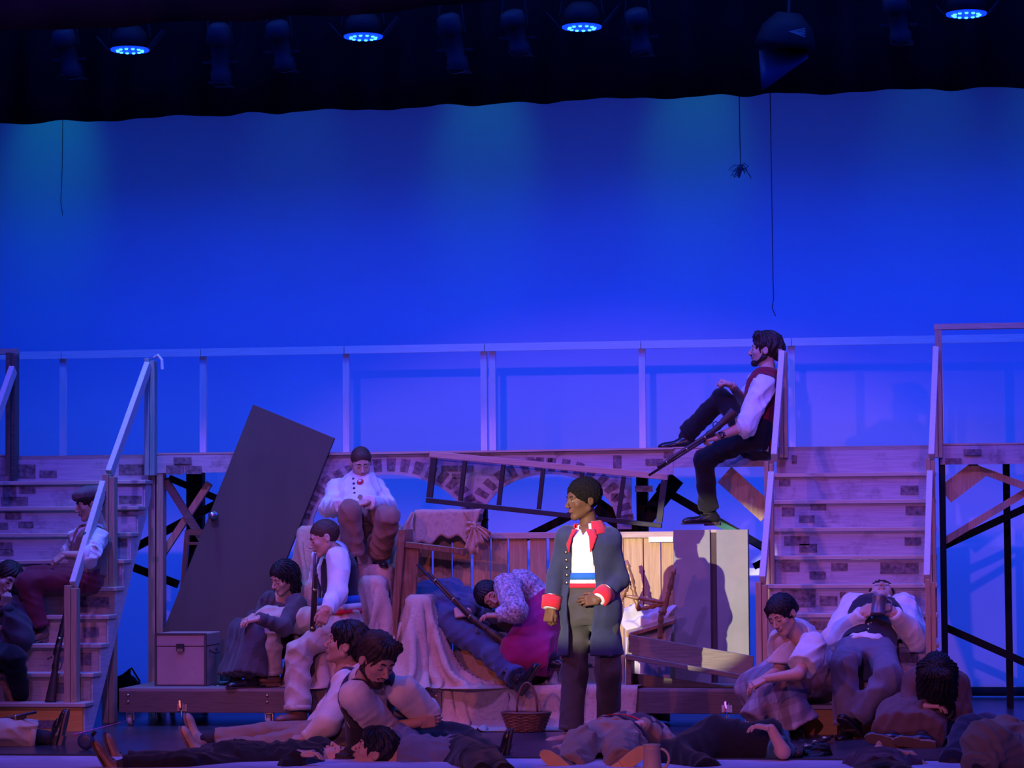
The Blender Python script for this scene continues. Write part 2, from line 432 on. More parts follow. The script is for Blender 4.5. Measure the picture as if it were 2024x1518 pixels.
# arch front
def arc(cx, cy, rx, ry, a0, a1, n):
    return [(cx + rx * math.cos(math.radians(a0 + (a1 - a0) * i / n)), cy - ry * math.sin(math.radians(a0 + (a1 - a0) * i / n))) for i in range(n + 1)]
A1 = arc(770, 1040, 152, 102, 0, 180, 18); A2 = arc(1085, 1040, 135, 103, 0, 180, 18)
YA = YP - .03
def strip_from(arcp, top):
    """arch band panel between an arch and the straight top, built of quads"""
    b = MB()
    for i in range(len(arcp) - 1):
        (x0, y0), (x1, y1) = arcp[i], arcp[i + 1]
        b.prism([at(x0, y0, YA), at(x1, y1, YA), at(x1, top(x1), YA), at(x0, top(x0), YA)], (0, .02, 0))
    return b
top = lambda x: 900.5 - (x - 600) * .0165
strip_from(A1, top).build('arch_panel', m_ply, plat)
strip_from(A2, top).build('arch_panel', m_ply, plat)
for x0, x1, yb in ((585, 618, 1046), (922, 950, 1046), (1220, 1248, 1046), (1248, 1330, 938)):
    MB().prism([at(x0, yb, YA), at(x1, yb, YA), at(x1, top(x1), YA), at(x0, top(x0), YA)], (0, .02, 0)).build('arch_pier', m_ply, plat)
MB().bar(at(585, top(585) - 2, YA), at(1332, top(1332) - 2, YA), .014, .06).build('edge_strip', m_lumx, plat)
b = MB()
for (cx, rx, ry, angs) in ((770, 152, 102, list(range(8, 172, 9))), (1085, 135, 103, list(range(8, 172, 10)))):
    for a in angs:
        da = 2.7
        q = []
        for aa, rr in ((a - da, 8), (a + da, 8), (a + da, 34), (a - da, 34)):
            c_, s_ = math.cos(math.radians(aa)), math.sin(math.radians(aa))
            q.append((cx + (rx + rr) * c_, 1040 - (ry + rr * .95) * s_))
        if min(y for x, y in q) < top(cx) + 5: q = [(x, max(y, top(x) + 5)) for x, y in q]
        MB().prism([at(x, y, YA - .004) for x, y in q], (0, .003, 0)).build('painted_brick', m_paint, plat)
for r in ((872, 920, 905, 931), (908, 920, 936, 931), (893, 936, 915, 946), (1040, 904, 1055, 915), (1060, 904, 1075, 915), (1080, 906, 1092, 914), (1212, 900, 1228, 925), (1208, 975, 1222, 990), (1255, 960, 1290, 972)):
    q = [(r[0], r[3]), (r[2], r[3]), (r[2], r[1]), (r[0], r[1])]
    MB().prism([at(x, y, YA - .004) for x, y in q], (0, .003, 0)).build('painted_brick', m_paint, plat)
# legs and braces
def leg(px, Y, w, mat, d=.09):
    x = at(px, 1000, Y).x
    MB().box((x, Y, (ZP - .05) / 2), (w, d, ZP - .05)).build('leg', mat, plat)
leg(303, YP + .03, .05, m_lum); leg(319, YP + .03, .05, m_lum)
leg(387, 3.15, .13, m_black); leg(950, 3.15, .10, m_black); leg(1270, 3.15, .085, m_black); leg(1863, YP + .03, .045, m_black)
leg(1556, 3.15, .09, m_black); leg(1990, 3.15, .0001 + .05, m_black); leg(120, 3.15, .09, m_black)
def brace(a, b_, w, mat, Y0, Y1=None, d=.04):
    MB().bar(at(a[0], a[1], Y0), at(b_[0], b_[1], Y1 or Y0), w, d).build('brace', mat, plat)
m_dk = wood('dark_lumber', (.10, .06, .05), (.20, .13, .10), 'x')
brace((326, 948), (412, 1085), .055, m_dk, YP + .06); brace((414, 955), (322, 1095), .05, m_lum, YP + .12)
brace((262, 1085), (430, 995), .06, m_black, 2.9); brace((255, 1118), (352, 1155), .06, m_black, 2.9); brace((335, 945), (440, 990), .05, m_black, 2.95)
brace((955, 1020), (905, 1100), .1, m_black, 3.0); brace((1040, 1062), (1130, 1018), .06, m_black, 2.9)
brace((1180, 1000), (1268, 1062), .12, m_black, 2.9); brace((1272, 1030), (1338, 945), .12, m_black, 2.9)
brace((1300, 962), (1520, 1088), .06, m_black, 2.95); brace((1400, 1025), (1520, 1085), .05, plain('teal_timber', (.05, .22, .22), .7), 2.9)
brace((1432, 938), (1518, 1015), .15, m_lum, YP + .05); brace((1868, 978), (1938, 925), .14, m_lum, YP + .06)
brace((1866, 1070), (2090, 935), .05, m_lum, YP + .12); brace((1930, 926), (2090, 985), .05, m_lum, YP + .07)
brace((1864, 1080), (2090, 975), .055, m_black, 3.0); brace((1864, 1238), (2090, 1338), .055, m_black, 3.0)
brace((1490, 1120), (1520, 1105), .05, m_black, 3.0)
b = MB().tube([(-9, 4.28, .05), (9, 4.28, .05)], .035, 8)
tag(b.build('backdrop_pipe', m_black, smooth=True), 'black pipe weighing down the foot of the blue backdrop', 'pipe')

# ---------------------------------------------------------------- railing along the back of the platform
YR = 3.2
m_rail = wood('rail_lumber', (.78, .68, .66), (.88, .80, .78), 'x', .7)
m_railz = wood('rail_post_lumber', (.76, .66, .64), (.86, .78, .76), 'z', .7)
x0, x1 = at(-150, 706, YR), at(2150, 648, YR)
zr = (at(400, 694, YR).z + at(1500, 666, YR).z) / 2
rl = thing('back_railing', (0, YR, ZP), 'pale wooden railing along the back of the platform against the blue backdrop', 'railing')
for pa, pb in ((-150, 125), (125, 400), (400, 683), (683, 960), (960, 1268), (1268, 1565), (1565, 1855), (1855, 2150)):
    xa, xb = at(pa, 680, YR).x, at(pb, 680, YR).x
    MB().box(((xa + xb) / 2, YR - .04, zr - .03), (xb - xa - .006, .035, .06)).build('top_rail', m_rail, rl)
for px in (125, 402, 685, 957, 974, 1270, 1566, 1858):
    p = at(px, 800, YR)
    MB().box((p.x, YR, (ZP + zr) / 2 - .01), (.05, .04, zr - ZP - .02)).build('post', m_railz, rl)

# ---------------------------------------------------------------- stairs
NS = 10
RISE = ZP / NS
YF = 0.42
RUN = (YP - .02 - YF) / (NS - 1)
m_tread = wood('tread_lumber', (.50, .38, .30), (.64, .51, .42), 'x', .6)
m_riser = wood('riser_ply', (.40, .34, .38), (.53, .46, .50), 'x', .75, 2.0, (.11, .075, .08), .55)
m_riser_orange = wood('riser_orange', (.70, .32, .05), (.82, .42, .09), 'x', .7)  # lowest riser a stronger orange than the rest
m_string = wood('stringer_paint', (.55, .50, .46), (.68, .62, .57), 'y', .75, 2.0, (.16, .13, .13), .5)
m_riser_mid = wood('riser_tan', (.46, .30, .22), (.58, .40, .30), 'x', .75, 2.0, (.11, .075, .08), .5)  # browner tone for the lower risers
def stairs(xa, xb, label, cat='stairs', n_tan=2):
    t = thing('stairs', ((xa + xb) / 2, YF, 0), label, cat, 'stairs up to the platform')
    for k in range(NS):
        y = YF + k * RUN
        MB().box(((xa + xb) / 2, y + .01, k * RISE + RISE / 2 - .015), (xb - xa - .02, .016, RISE - .03)).build('riser', m_riser_orange if k == 0 else (m_riser_mid if k < n_tan else m_riser), t)
        if k < NS - 1:
            MB().box(((xa + xb) / 2, y + RUN / 2 - .005, (k + 1) * RISE - .0145), (xb - xa + .03, RUN + .03, .029)).build('tread', m_tread, t, bevel=.004)
    for x in (xa, xb - .035):
        pts = []
        for k in range(NS):
            pts += [(x, YF + k * RUN + .02, k * RISE), (x, YF + k * RUN + .02, (k + 1) * RISE - .03)]
        pts += [(x, YP - .02, ZP - .03), (x, YP - .02, ZP - .42), (x, YF + .2, 0)]
        # cut into quads to keep the polygon simple
        b = MB()
        for k in range(NS):
            y0, y1 = YF + k * RUN + .02, YF + (k + 1) * RUN + .02
            lo = lambda yy: max(0, (yy - YF - .21) / (YP - YF - .21) * (ZP - .30))
            z1 = (k + 1) * RISE - .03
            if k == NS - 1: y1 = YP - .02
            if y1 - y0 < .005: continue
            b.prism([(x, y0, lo(y0)), (x, y1, lo(y1)), (x, y1, z1), (x, y0, z1)], (.035, 0, 0))
        b.build('stringer', m_string, t)
    return t
def newel(t, px, pyt, pyb, Y, w=.075, mat=None, zb=None):
    p = at(px, (pyt + pyb) / 2, Y); zt = at(px, pyt, Y).z; z0 = zb if zb is not None else max(0, at(px, pyb, Y).z)
    MB().box((p.x - w * .26, Y, (zt + z0) / 2), (w * .5, .085, zt - z0)).build('newel_post', mat or m_lum, t, bevel=.003)
    MB().box((p.x + w * .26, Y + .01, (zt + z0) / 2 - .01), (w * .48, .085, zt - z0 - .02)).build('newel_post', mat or m_lum, t, bevel=.003)
m_hand = wood('handrail_lumber', (.62, .52, .46), (.76, .66, .6), 'z', .6)
def handrail(t, a, ya, b_, yb, w=.042):
    MB().bar(at(a[0], a[1], ya), at(b_[0], b_[1], yb), .085, w, (1, 0, 0)).build('handrail', m_hand, t, bevel=.003)
xa, xb = at(1533, 940, YP).x, at(1845, 940, YP).x
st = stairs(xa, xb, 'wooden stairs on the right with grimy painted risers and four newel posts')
newel(st, 1548, 690, 905, YP - .06, .06); newel(st, 1522, 912, 1300, 1.25, .06, zb=.6); newel(st, 1507, 1150, 1440, .47, .075)
newel(st, 1853, 684, 905, YP - .06, .06); newel(st, 1842, 905, 1300, 1.25, .06, zb=.6); newel(st, 1841, 1145, 1440, .47, .066)
handrail(st, (1546, 700), YP - .1, (1530, 905), 1.32); handrail(st, (1525, 940), 1.22, (1507, 1148), .5)
handrail(st, (1850, 692), YP - .1, (1841, 905), 1.32); handrail(st, (1838, 938), 1.22, (1832, 1145), .5)
def riser_paint(t, rects):
    """painted brick marks on risers: (step index from floor, x0, y0, x1, y1)"""
    b = MB()
    for k, x0, y0, x1, y1 in rects:
        Y = YF + k * RUN - .002
        MB().prism([at(x, y, Y) for x, y in ((x0, y1), (x1, y1), (x1, y0), (x0, y0))], (0, .003, 0)).build('painted_brick', m_paint, t)
riser_paint(st, [(9, 1565, 900, 1575, 916), (8, 1780, 960, 1815, 978), (8, 1540, 946, 1562, 960), (7, 1602, 995, 1633, 1008), (7, 1579, 1019, 1610, 1033), (7, 1545, 1003, 1570, 1020), (7, 1790, 1000, 1830, 1018),
                 (6, 1550, 1060, 1600, 1078), (6, 1580, 1075, 1615, 1092), (6, 1788, 1062, 1820, 1078), (5, 1545, 1112, 1580, 1130), (5, 1600, 1130, 1632, 1145), (5, 1643, 1113, 1675, 1128), (5, 1740, 1112, 1815, 1134),
                 (4, 1545, 1165, 1612, 1200), (4, 1620, 1178, 1655, 1197), (4, 1660, 1170, 1672, 1182), (3, 1600, 1228, 1650, 1245), (2, 1780, 1290, 1815, 1310), (1, 1770, 1350, 1790, 1370)])
xa, xb = at(-2, 940, YP).x, at(300, 935, YP).x
sl = stairs(xa, xb, 'wooden stairs on the left where two youths rest, seen with its pale side board', n_tan=5)
m_teal_lit = wood('post_teal_lit', (.16, .30, .26), (.36, .44, .36), 'z', .7)  # teal light of the lamp above put into the post colour
newel(sl, 298, 708, 940, YP - .06, .075, m_teal_lit); newel(sl, 217, 937, 1430, 1.22, .085, zb=0); newel(sl, 142, 1157, 1445, .47, .085)
newel(sl, 24, 697, 940, YP - .06, .075, m_dk)
handrail(sl, (293, 722), YP - .1, (216, 937), 1.3); handrail(sl, (205, 958), 1.2, (145, 1158), .5); handrail(sl, (26, 730), YP - .1, (-50, 945), 1.3)
riser_paint(sl, [(9, 35, 918, 70, 945), (9, 78, 930, 112, 944), (9, 235, 918, 285, 938), (8, 5, 960, 32, 990), (8, 38, 962, 70, 975), (8, 2, 982, 55, 998), (8, 232, 952, 290, 962), (8, 235, 980, 280, 995), (7, 10, 1013, 42, 1026), (7, -10, 1033, 16, 1046), (7, 36, 1031, 66, 1043), (7, 232, 1010, 285, 1020),
                 (6, -5, 1072, 24, 1086), (6, 0, 1087, 26, 1098), (6, 230, 1065, 252, 1080), (5, 185, 1180, 215, 1190), (4, 155, 1180, 215, 1200), (3, 117, 1233, 128, 1241), (3, 165, 1240, 195, 1260), (2, 108, 1297, 127, 1309), (2, 160, 1290, 180, 1315), (1, 98, 1350, 128, 1370), (0, 75, 1424, 130, 1440)])
MB().tube([at(305, 707, YP - .1), at(312, 702, YP - .12), at(320, 712, YP - .12), at(321, 730, YP - .12)], .012).build('tape', plain('tape', (.7, .75, .8), .5), sl)
# front rails at both ends of the platform
for pts, label in ((((1846, 648), (2150, 640)), 'raised rail at the right end of the platform'), (((-120, 699), (36, 693)), 'raised rail at the left end of the platform')):
    a, b_ = at(pts[0][0], pts[0][1], YP + .06), at(pts[1][0], pts[1][1], YP + .06)
    z = (a.z + b_.z) / 2
    t = thing('end_railing', ((a.x + b_.x) / 2, YP + .06, ZP), label, 'railing')
    MB().box(((a.x + b_.x) / 2, YP + .06, z), (b_.x - a.x, .09, .04)).build('top_rail', m_lumx, t)
    for x in ((a.x + .03,) if 'right' in label else (b_.x - .03,)):
        MB().box((x, YP + .06, (ZP + z - .02) / 2 + .004), (.05, .085, z - .02 - ZP - .008)).build('post', m_lum, t)
# ---------------------------------------------------------------- distance-field modelling (figures, cloth)
f32 = np.float32
def A(v): return np.array(tuple(v), dtype=f32)
def unit(v):
    v = np.asarray(v, dtype=np.float64); return v / max(1e-9, np.linalg.norm(v))
def smin(a, b, k):
    if k <= 0: return np.minimum(a, b)
    h = np.maximum(k - np.abs(a - b), 0) / k
    return np.minimum(a, b) - h * h * k * f32(.25)
class Cone:
    """tapered capsule a->b; flat0/flat1 cut the ends off square"""
    def __init__(s, a, b, ra, rb, flat0=False, flat1=False, sq=None):
        s.a, s.b, s.ra, s.rb, s.f0, s.f1 = A(a), A(b), ra, rb, flat0, flat1
        s.sq = None if sq is None else (A(unit(sq[0])), sq[1])
        m = max(ra, rb); s.lo = np.minimum(s.a, s.b) - m; s.hi = np.maximum(s.a, s.b) + m
    def d(s, p):
        ba = s.b - s.a; L2 = float(ba @ ba) + 1e-9
        pa = p - s.a; t = (pa @ ba) / L2
        h = np.clip(t, 0, 1)
        q = pa - h[:, None] * ba
        if s.sq is not None:
            ax, sc = s.sq; c = q @ ax
            q = q + (c * (1 / sc - 1))[:, None] * ax
        d = np.sqrt((q * q).sum(1)) - (s.ra + (s.rb - s.ra) * h)
        L = math.sqrt(L2)
        if s.f0: d = np.maximum(d, -t * L)
        if s.f1: d = np.maximum(d, (t - 1) * L)
        return d.astype(f32)
class Ell:
    def __init__(s, c, r, R=None):
        s.c, s.r = A(c), np.array(r, dtype=f32); s.R = None if R is None else np.array(R, dtype=f32)
        m = float(max(r)); s.lo = s.c - m; s.hi = s.c + m
    def d(s, p):
        q = p - s.c
        if s.R is not None: q = q @ s.R          # columns of R are the axes
        k0 = np.sqrt(((q / s.r) ** 2).sum(1)); k1 = np.sqrt(((q / (s.r * s.r)) ** 2).sum(1)) + 1e-6
        return (k0 * (k0 - 1) / k1).astype(f32)
class Box:
    def __init__(s, c, h, R=None, r=0.0):
        s.c, s.h, s.r = A(c), np.array(h, dtype=f32), r; s.R = None if R is None else np.array(R, dtype=f32)
        m = float(np.linalg.norm(h)) + r; s.lo = s.c - m; s.hi = s.c + m
    def d(s, p):
        q = p - s.c
        if s.R is not None: q = q @ s.R
        q = np.abs(q) - s.h
        return (np.sqrt((np.maximum(q, 0) ** 2).sum(1)) + np.minimum(q.max(1), 0) - s.r).astype(f32)
class Field:
    def __init__(s, prims, vx, pad=.03):
        lo = np.min([p.lo for p in prims], axis=0) - pad; hi = np.max([p.hi for p in prims], axis=0) + pad
        s.vx = vx; s.lo = lo.astype(f32); s.n = np.maximum(4, np.ceil((hi - lo) / vx).astype(int) + 1)
        s.ax = [s.lo[i] + np.arange(s.n[i], dtype=f32) * f32(vx) for i in range(3)]
        s.D = np.full(s.n, 1.0, dtype=f32)
        s.pad = pad
    def _sl(s, lo, hi):
        return tuple(slice(max(0, int((lo[i] - s.lo[i]) / s.vx) - 1), min(int(s.n[i]), int((hi[i] - s.lo[i]) / s.vx) + 3)) for i in range(3))
    def _pts(s, sl):
        g = np.meshgrid(s.ax[0][sl[0]], s.ax[1][sl[1]], s.ax[2][sl[2]], indexing='ij')
        return np.stack([a.ravel() for a in g], 1), g[0].shape
    def add(s, prim, k=.02):
        sl = s._sl(prim.lo - .05 - k, prim.hi + .05 + k); p, sh = s._pts(sl)
        if p.size: s.D[sl] = smin(s.D[sl], prim.d(p).reshape(sh), f32(k))
        return s
    def sub(s, prim, k=0.0):
        sl = s._sl(prim.lo - .02, prim.hi + .02); p, sh = s._pts(sl)
        if p.size: s.D[sl] = -smin(-s.D[sl], prim.d(p).reshape(sh), f32(k))
        return s
    def near(s, w=.05):
        """apply f(points)->delta only near the surface"""
        m = np.abs(s.D) < w; idx = np.nonzero(m)
        p = np.stack([s.ax[i][idx[i]] for i in range(3)], 1)
        return idx, p
    def wrinkle(s, amp, freq, seed, axis=None, stretch=.35):
        """cloth folds: ridged waves bent by slower ones, stronger in patches"""
        idx, p = s.near()
        r = np.random.RandomState(seed); d = np.zeros(len(p), dtype=f32)
        for k in range(3):
            v = unit(r.normal(size=3))
            if axis is not None:
                a = unit(axis); v = unit(v - a * (v @ a) * (1 - stretch))
            w = unit(r.normal(size=3)); w2 = unit(r.normal(size=3)); f = freq * (1.5 + .8 * k)
            ph = p @ A(v) * f + 2.2 * np.sin(p @ A(w) * f * .38 + r.uniform(0, 6)) + r.uniform(0, 6)
            rid = (1 - np.abs(np.sin(ph * .5))) * 2 - .75
            patch = .55 + .45 * np.sin(p @ A(w2) * freq * .45 + r.uniform(0, 6))
            d += (rid * patch).astype(f32) / (1 + .45 * k)
        s.D[idx] -= f32(amp) * d
        return s
    def mesh(s):
        return surface_nets(s.D, s.lo, s.vx)
def surface_nets(D, lo, vx):
    ins = D < 0
    nx, ny, nz = D.shape
    c = ins[:-1, :-1, :-1].astype(np.int8)
    tot = np.zeros((nx - 1, ny - 1, nz - 1), dtype=np.int8)
    for i in (0, 1):
        for j in (0, 1):
            for k in (0, 1): tot += ins[i:nx - 1 + i, j:ny - 1 + j, k:nz - 1 + k]
    act = (tot > 0) & (tot < 8)
    I, J, K = np.nonzero(act)
    n = len(I)
    if n == 0: return np.zeros((0, 3), f32), np.zeros((0, 4), np.int32)
    corner = {}
    for i in (0, 1):
        for j in (0, 1):
            for k in (0, 1): corner[i, j, k] = D[I + i, J + j, K + k]
    acc = np.zeros((n, 3), f32); cnt = np.zeros(n, f32)
    for a in corner:
        for ax in range(3):
            if a[ax] == 0:
                b = list(a); b[ax] = 1; b = tuple(b)
                va, vb = corner[a], corner[b]
                m = (va < 0) != (vb < 0)
                t = np.where(m, va / np.where(m, va - vb, 1), 0)
                for q in range(3):
                    acc[:, q] += np.where(m, a[q] + (t if q == ax else 0), 0)
                cnt += m
    V = (np.stack([I, J, K], 1) + acc / cnt[:, None]) * f32(vx) + lo
    cid = np.full((nx - 1, ny - 1, nz - 1), -1, np.int32); cid[I, J, K] = np.arange(n)
    quads = []
    sl = slice(1, -1)
    for ax in range(3):
        a = [slice(1, -1)] * 3; b = [slice(1, -1)] * 3
        a[ax] = slice(0, -1); b[ax] = slice(1, None)
        A0 = ins[tuple(a)]; B0 = ins[tuple(b)]
        x = np.nonzero(A0 != B0)
        base = [x[q] + (0 if q == ax else 1) for q in range(3)]
        u, v = (ax + 1) % 3, (ax + 2) % 3
        def g(du, dv):
            q = [base[0].copy(), base[1].copy(), base[2].copy()]; q[u] = q[u] - du; q[v] = q[v] - dv
            return cid[q[0], q[1], q[2]]
        Q = np.stack([g(1, 1), g(0, 1), g(0, 0), g(1, 0)], 1)
        fl = ~A0[x]
        Q[fl] = Q[fl][:, ::-1]
        quads.append(Q)
    Q = np.concatenate(quads); Q = Q[(Q >= 0).all(1)]
    return V.astype(f32), Q.astype(np.int32)
def relax(V, Q, it=1, w=.5):
    for _ in range(it):
        S = np.zeros_like(V); C = np.zeros(len(V), f32)
        for a, b in ((0, 1), (1, 2), (2, 3), (3, 0)):
            np.add.at(S, Q[:, a], V[Q[:, b]]); np.add.at(C, Q[:, a], 1)
            np.add.at(S, Q[:, b], V[Q[:, a]]); np.add.at(C, Q[:, b], 1)
        V = V + (S / np.maximum(C, 1)[:, None] - V) * f32(w)
    return V
def sdf_obj(name, V, Q, mat, parent, mi=None, mats=None):
    o0 = np.array(tuple(wloc(parent)), dtype=f32) if parent is not None else np.array([(V[:, 0].min() + V[:, 0].max()) / 2, (V[:, 1].min() + V[:, 1].max()) / 2, V[:, 2].min()], dtype=f32)
    me = mesh_np(name, V - o0, Q, mats or [mat], mi, True)
    return link(name, me, parent, (0, 0, 0) if parent is not None else tuple(float(x) for x in o0))

# ---- head template: x = person's left, y = front, z = up; unit = head height, origin at eye level
def head_template(fem=False):
    j = .92 if fem else 1.0
    P = [(Ell((0, -.07, .14), (.335, .415, .365)), .0), (Ell((0, .10, -.10), (.275 * j, .275, .37)), .10)]
    for s in (-1, 1):
        P += [(Cone((s * .235 * j, -.04, -.22), (s * .05, .25, -.41), .075, .075), .08), (Ell((s * .185, .235, -.10), (.085, .09, .09)), .06)]
    P += [(Ell((0, .27, -.415), (.085 * j, .075, .07)), .06), (Cone((-.16, .315, .085), (.16, .315, .085), .045, .045), .05)]
    F = Field([p for p, k in P] + [Cone((0, .5, -.1), (0, -.2, -.8), .1, .2)], .021)
    for p, k in P: F.add(p, k)
    for s in (-1, 1): F.sub(Ell((s * .135, .395, .0), (.075, .07, .055)), .05)
    for s in (-1, 1): F.add(Ell((s * .128, .305, -.005), (.068, .055, .05)), .02)
    F.add(Cone((0, .36, .04), (0, .455, -.13), .028, .045), .035)
    F.add(Ell((0, .455, -.145), (.042, .045, .038)), .02)
    for s in (-1, 1): F.add(Ell((s * .045, .415, -.155), (.034, .04, .03)), .02)
    F.add(Ell((0, .355, -.232), (.105, .055, .026)), .02); F.add(Ell((0, .35, -.278), (.085, .06, .03)), .015)
    F.sub(Cone((-.09, .41, -.253), (.09, .41, -.253), .012, .012), .012)
    for s in (-1, 1):
        F.add(Ell((s * .345, -.06, -.03), (.04, .085, .125)), .02); F.sub(Ell((s * .385, -.045, -.02), (.025, .05, .08)), .01)
    F.add(Cone((0, -.10, -.30), (0, -.17, -.80), .205 * j, .215 * j), .08)
    V, Q = F.mesh(); V = relax(V, Q, 1, .35)
    c = V[Q].mean(1)
    mi = np.zeros(len(Q), np.int32)
    lip = (np.abs(c[:, 0]) < .105 - .9 * np.abs(c[:, 2] + .255)) & (np.abs(c[:, 2] + .255) < .048) & (c[:, 1] > .33)
    mi[lip] = 1
    return V, Q, mi
def strip_mesh(pts, r, n=6):
    b = MB().tube([Vector(p) for p in pts], r, n)
    return np.array([tuple(v) for v in b.v], dtype=f32), b.f
HEADS = {False: head_template(False), True: head_template(True)}
def surf_y(V, x, z):
    d = (V[:, 0] - x) ** 2 + (V[:, 2] - z) ** 2 + np.where(V[:, 1] < 0, 9, 0)
    return float(V[np.argmin(d), 1])
def face_bits(fem, closed):
    """brows and eyes laid on the face surface"""
    V = HEADS[fem][0]; out = []
    for s in (-1, 1):
        pts = [(s * x, surf_y(V, s * x, z) + .004, z) for x, z in ((.05, .085), (.10, .105), (.155, .105), (.21, .075))]
        out.append(strip_mesh(pts, [.012, .018, .016, .007] if not fem else [.009, .013, .012, .006]) + (2,))
        if closed:
            pts = [(s * x, surf_y(V, s * x, z) + .003, z) for x, z in ((.075, -.018), (.11, -.034), (.15, -.036), (.19, -.022))]
            out.append(strip_mesh(pts, [.006, .010, .010, .006]) + (2,))
        else:
            ye = surf_y(V, s * .13, 0)
            e = [(s * x, ye + .0 - abs(x - .13) * .35, -.004) for x in (.08, .105, .13, .155, .182)]
            out.append(strip_mesh(e, [.004, .018, .022, .018, .004], 8) + (3,))
            out.append(strip_mesh([(s * .128, ye - .002, -.002), (s * .128, ye + .026, -.004)], [.017, .012], 8) + (2,))
            pts = [(s * x, ye + .014 - abs(x - .13) * .3, .018 - abs(x - .13) * .25) for x in (.075, .105, .13, .155, .19)]
            out.append(strip_mesh(pts, [.004, .008, .009, .008, .004]) + (2,))
    return out
# ---- hand template: left hand, wrist at origin, fingers +y, palm faces -z, thumb side +x (metres)
def hand_template(curl, spread=.0, thumb=.5):
    P = [(Cone((0, -.012, 0), (0, .014, 0), .022, .025, sq=((0, 0, 1), .78)), 0), (Box((0, .05, 0), (.029, .036, .004), None, .010), .02), (Ell((.026, .028, -.007), (.018, .03, .015)), .012)]
    for i, (x, y, L, r) in enumerate(((.030, .088, .070, .0088), (.0105, .094, .078, .009), (-.009, .090, .072, .0086), (-.027, .080, .056, .0078))):
        c = curl * (1.0 + .08 * i); p = np.array([x, y - .008, 0.0]); a = 0.0
        for q, (fr, da) in enumerate(((.45, .75), (.31, 1.05), (.24, .75))):
            a += da * c
            d = np.array([spread * x * 6, math.cos(a), -math.sin(a)]); e = p + d * L * fr
            P.append((Cone(p, e, r * (1 - .06 * q), r * (.93 - .08 * q)), .004)); p = e
    t = thumb
    p0 = np.array([.026, .020, -.006]); p1 = p0 + np.array([.028 - .012 * t, .030, -.012 * t]); p2 = p1 + np.array([.012 - .022 * t, .028, -.012 * t]); p3 = p2 + np.array([.004 - .022 * t, .022, -.008 * t])
    P += [(Cone(p0, p1, .0135, .0115), .01), (Cone(p1, p2, .0110, .0100), .004), (Cone(p2, p3, .0098, .0078), .003)]
    F = Field([p for p, k in P], .0042, .012)
    for p, k in P: F.add(p, k)
    V, Q = F.mesh()
    return V, Q
HANDS = {'flat': hand_template(.15, .25, .1), 'relax': hand_template(.42, .1, .35), 'grip': hand_template(1.0, 0, .9), 'fist': hand_template(1.35, 0, 1.0)}
# ---- shoe template: ankle at origin, toe +y, sole at z = -.085 (metres)
def shoe_template(boot):
    P = [(Cone((0, -.045, -.052), (0, .02, -.045), .036, .037), 0), (Cone((0, .02, -.05), (0, .135, -.063), .038, .036, sq=((0, 0, 1), .8)), .03), (Ell((0, .155, -.064), (.036, .045, .026)), .02),
         (Cone((0, -.03, -.04), (0, -.012, .10 if boot else .012), .036, .044 if boot else .038, False, True), .03)]
    F = Field([p for p, k in P], .008, .02)
    for p, k in P: F.add(p, k)
    idx = np.nonzero(np.ones_like(F.D[0, 0])); z = F.ax[2]
    F.D = np.maximum(F.D, (-.074 - z)[None, None, :].astype(f32))
    V, Q = F.mesh()
    out = []
    pts = [(-.032, -.075), (-.038, -.04), (-.033, .02), (-.042, .10), (-.038, .165), (-.02, .198), (0, .207), (.02, .198), (.036, .165), (.040, .10), (.033, .02), (.038, -.04), (.032, -.075), (0, -.088)]
    b = MB().prism([(x, y, -.074) for x, y in pts][::-1], (0, 0, -.012))
    b.prism([(x * 1.0, max(y, -.09) if y < .02 else .03, -.086) for x, y in pts if y < .03][::-1], (0, 0, -.012))
    return (V, Q), (np.array([tuple(v) for v in b.v], dtype=f32), b.f)
SHOES = {False: shoe_template(False), True: shoe_template(True)}
# laces for a shoe: short tubes over the instep
def lace_mesh():
    b = MB()
    for i in range(4):
        y = .035 + .022 * i; z = -.008 - .013 * i
        b.tube([(-.022, y, z - .006), (0, y + .004, z + .004), (.022, y, z - .006)], .003, 5)
    return np.array([tuple(v) for v in b.v], dtype=f32), b.f
LACES = lace_mesh()
def frame(yv, zv):
    """matrix with columns x,y,z from y direction and approximate z"""
    y = unit(yv); z = np.asarray(zv, float); z = unit(z - y * (z @ y)); x = np.cross(y, z)
    return np.stack([x, y, z], 1)
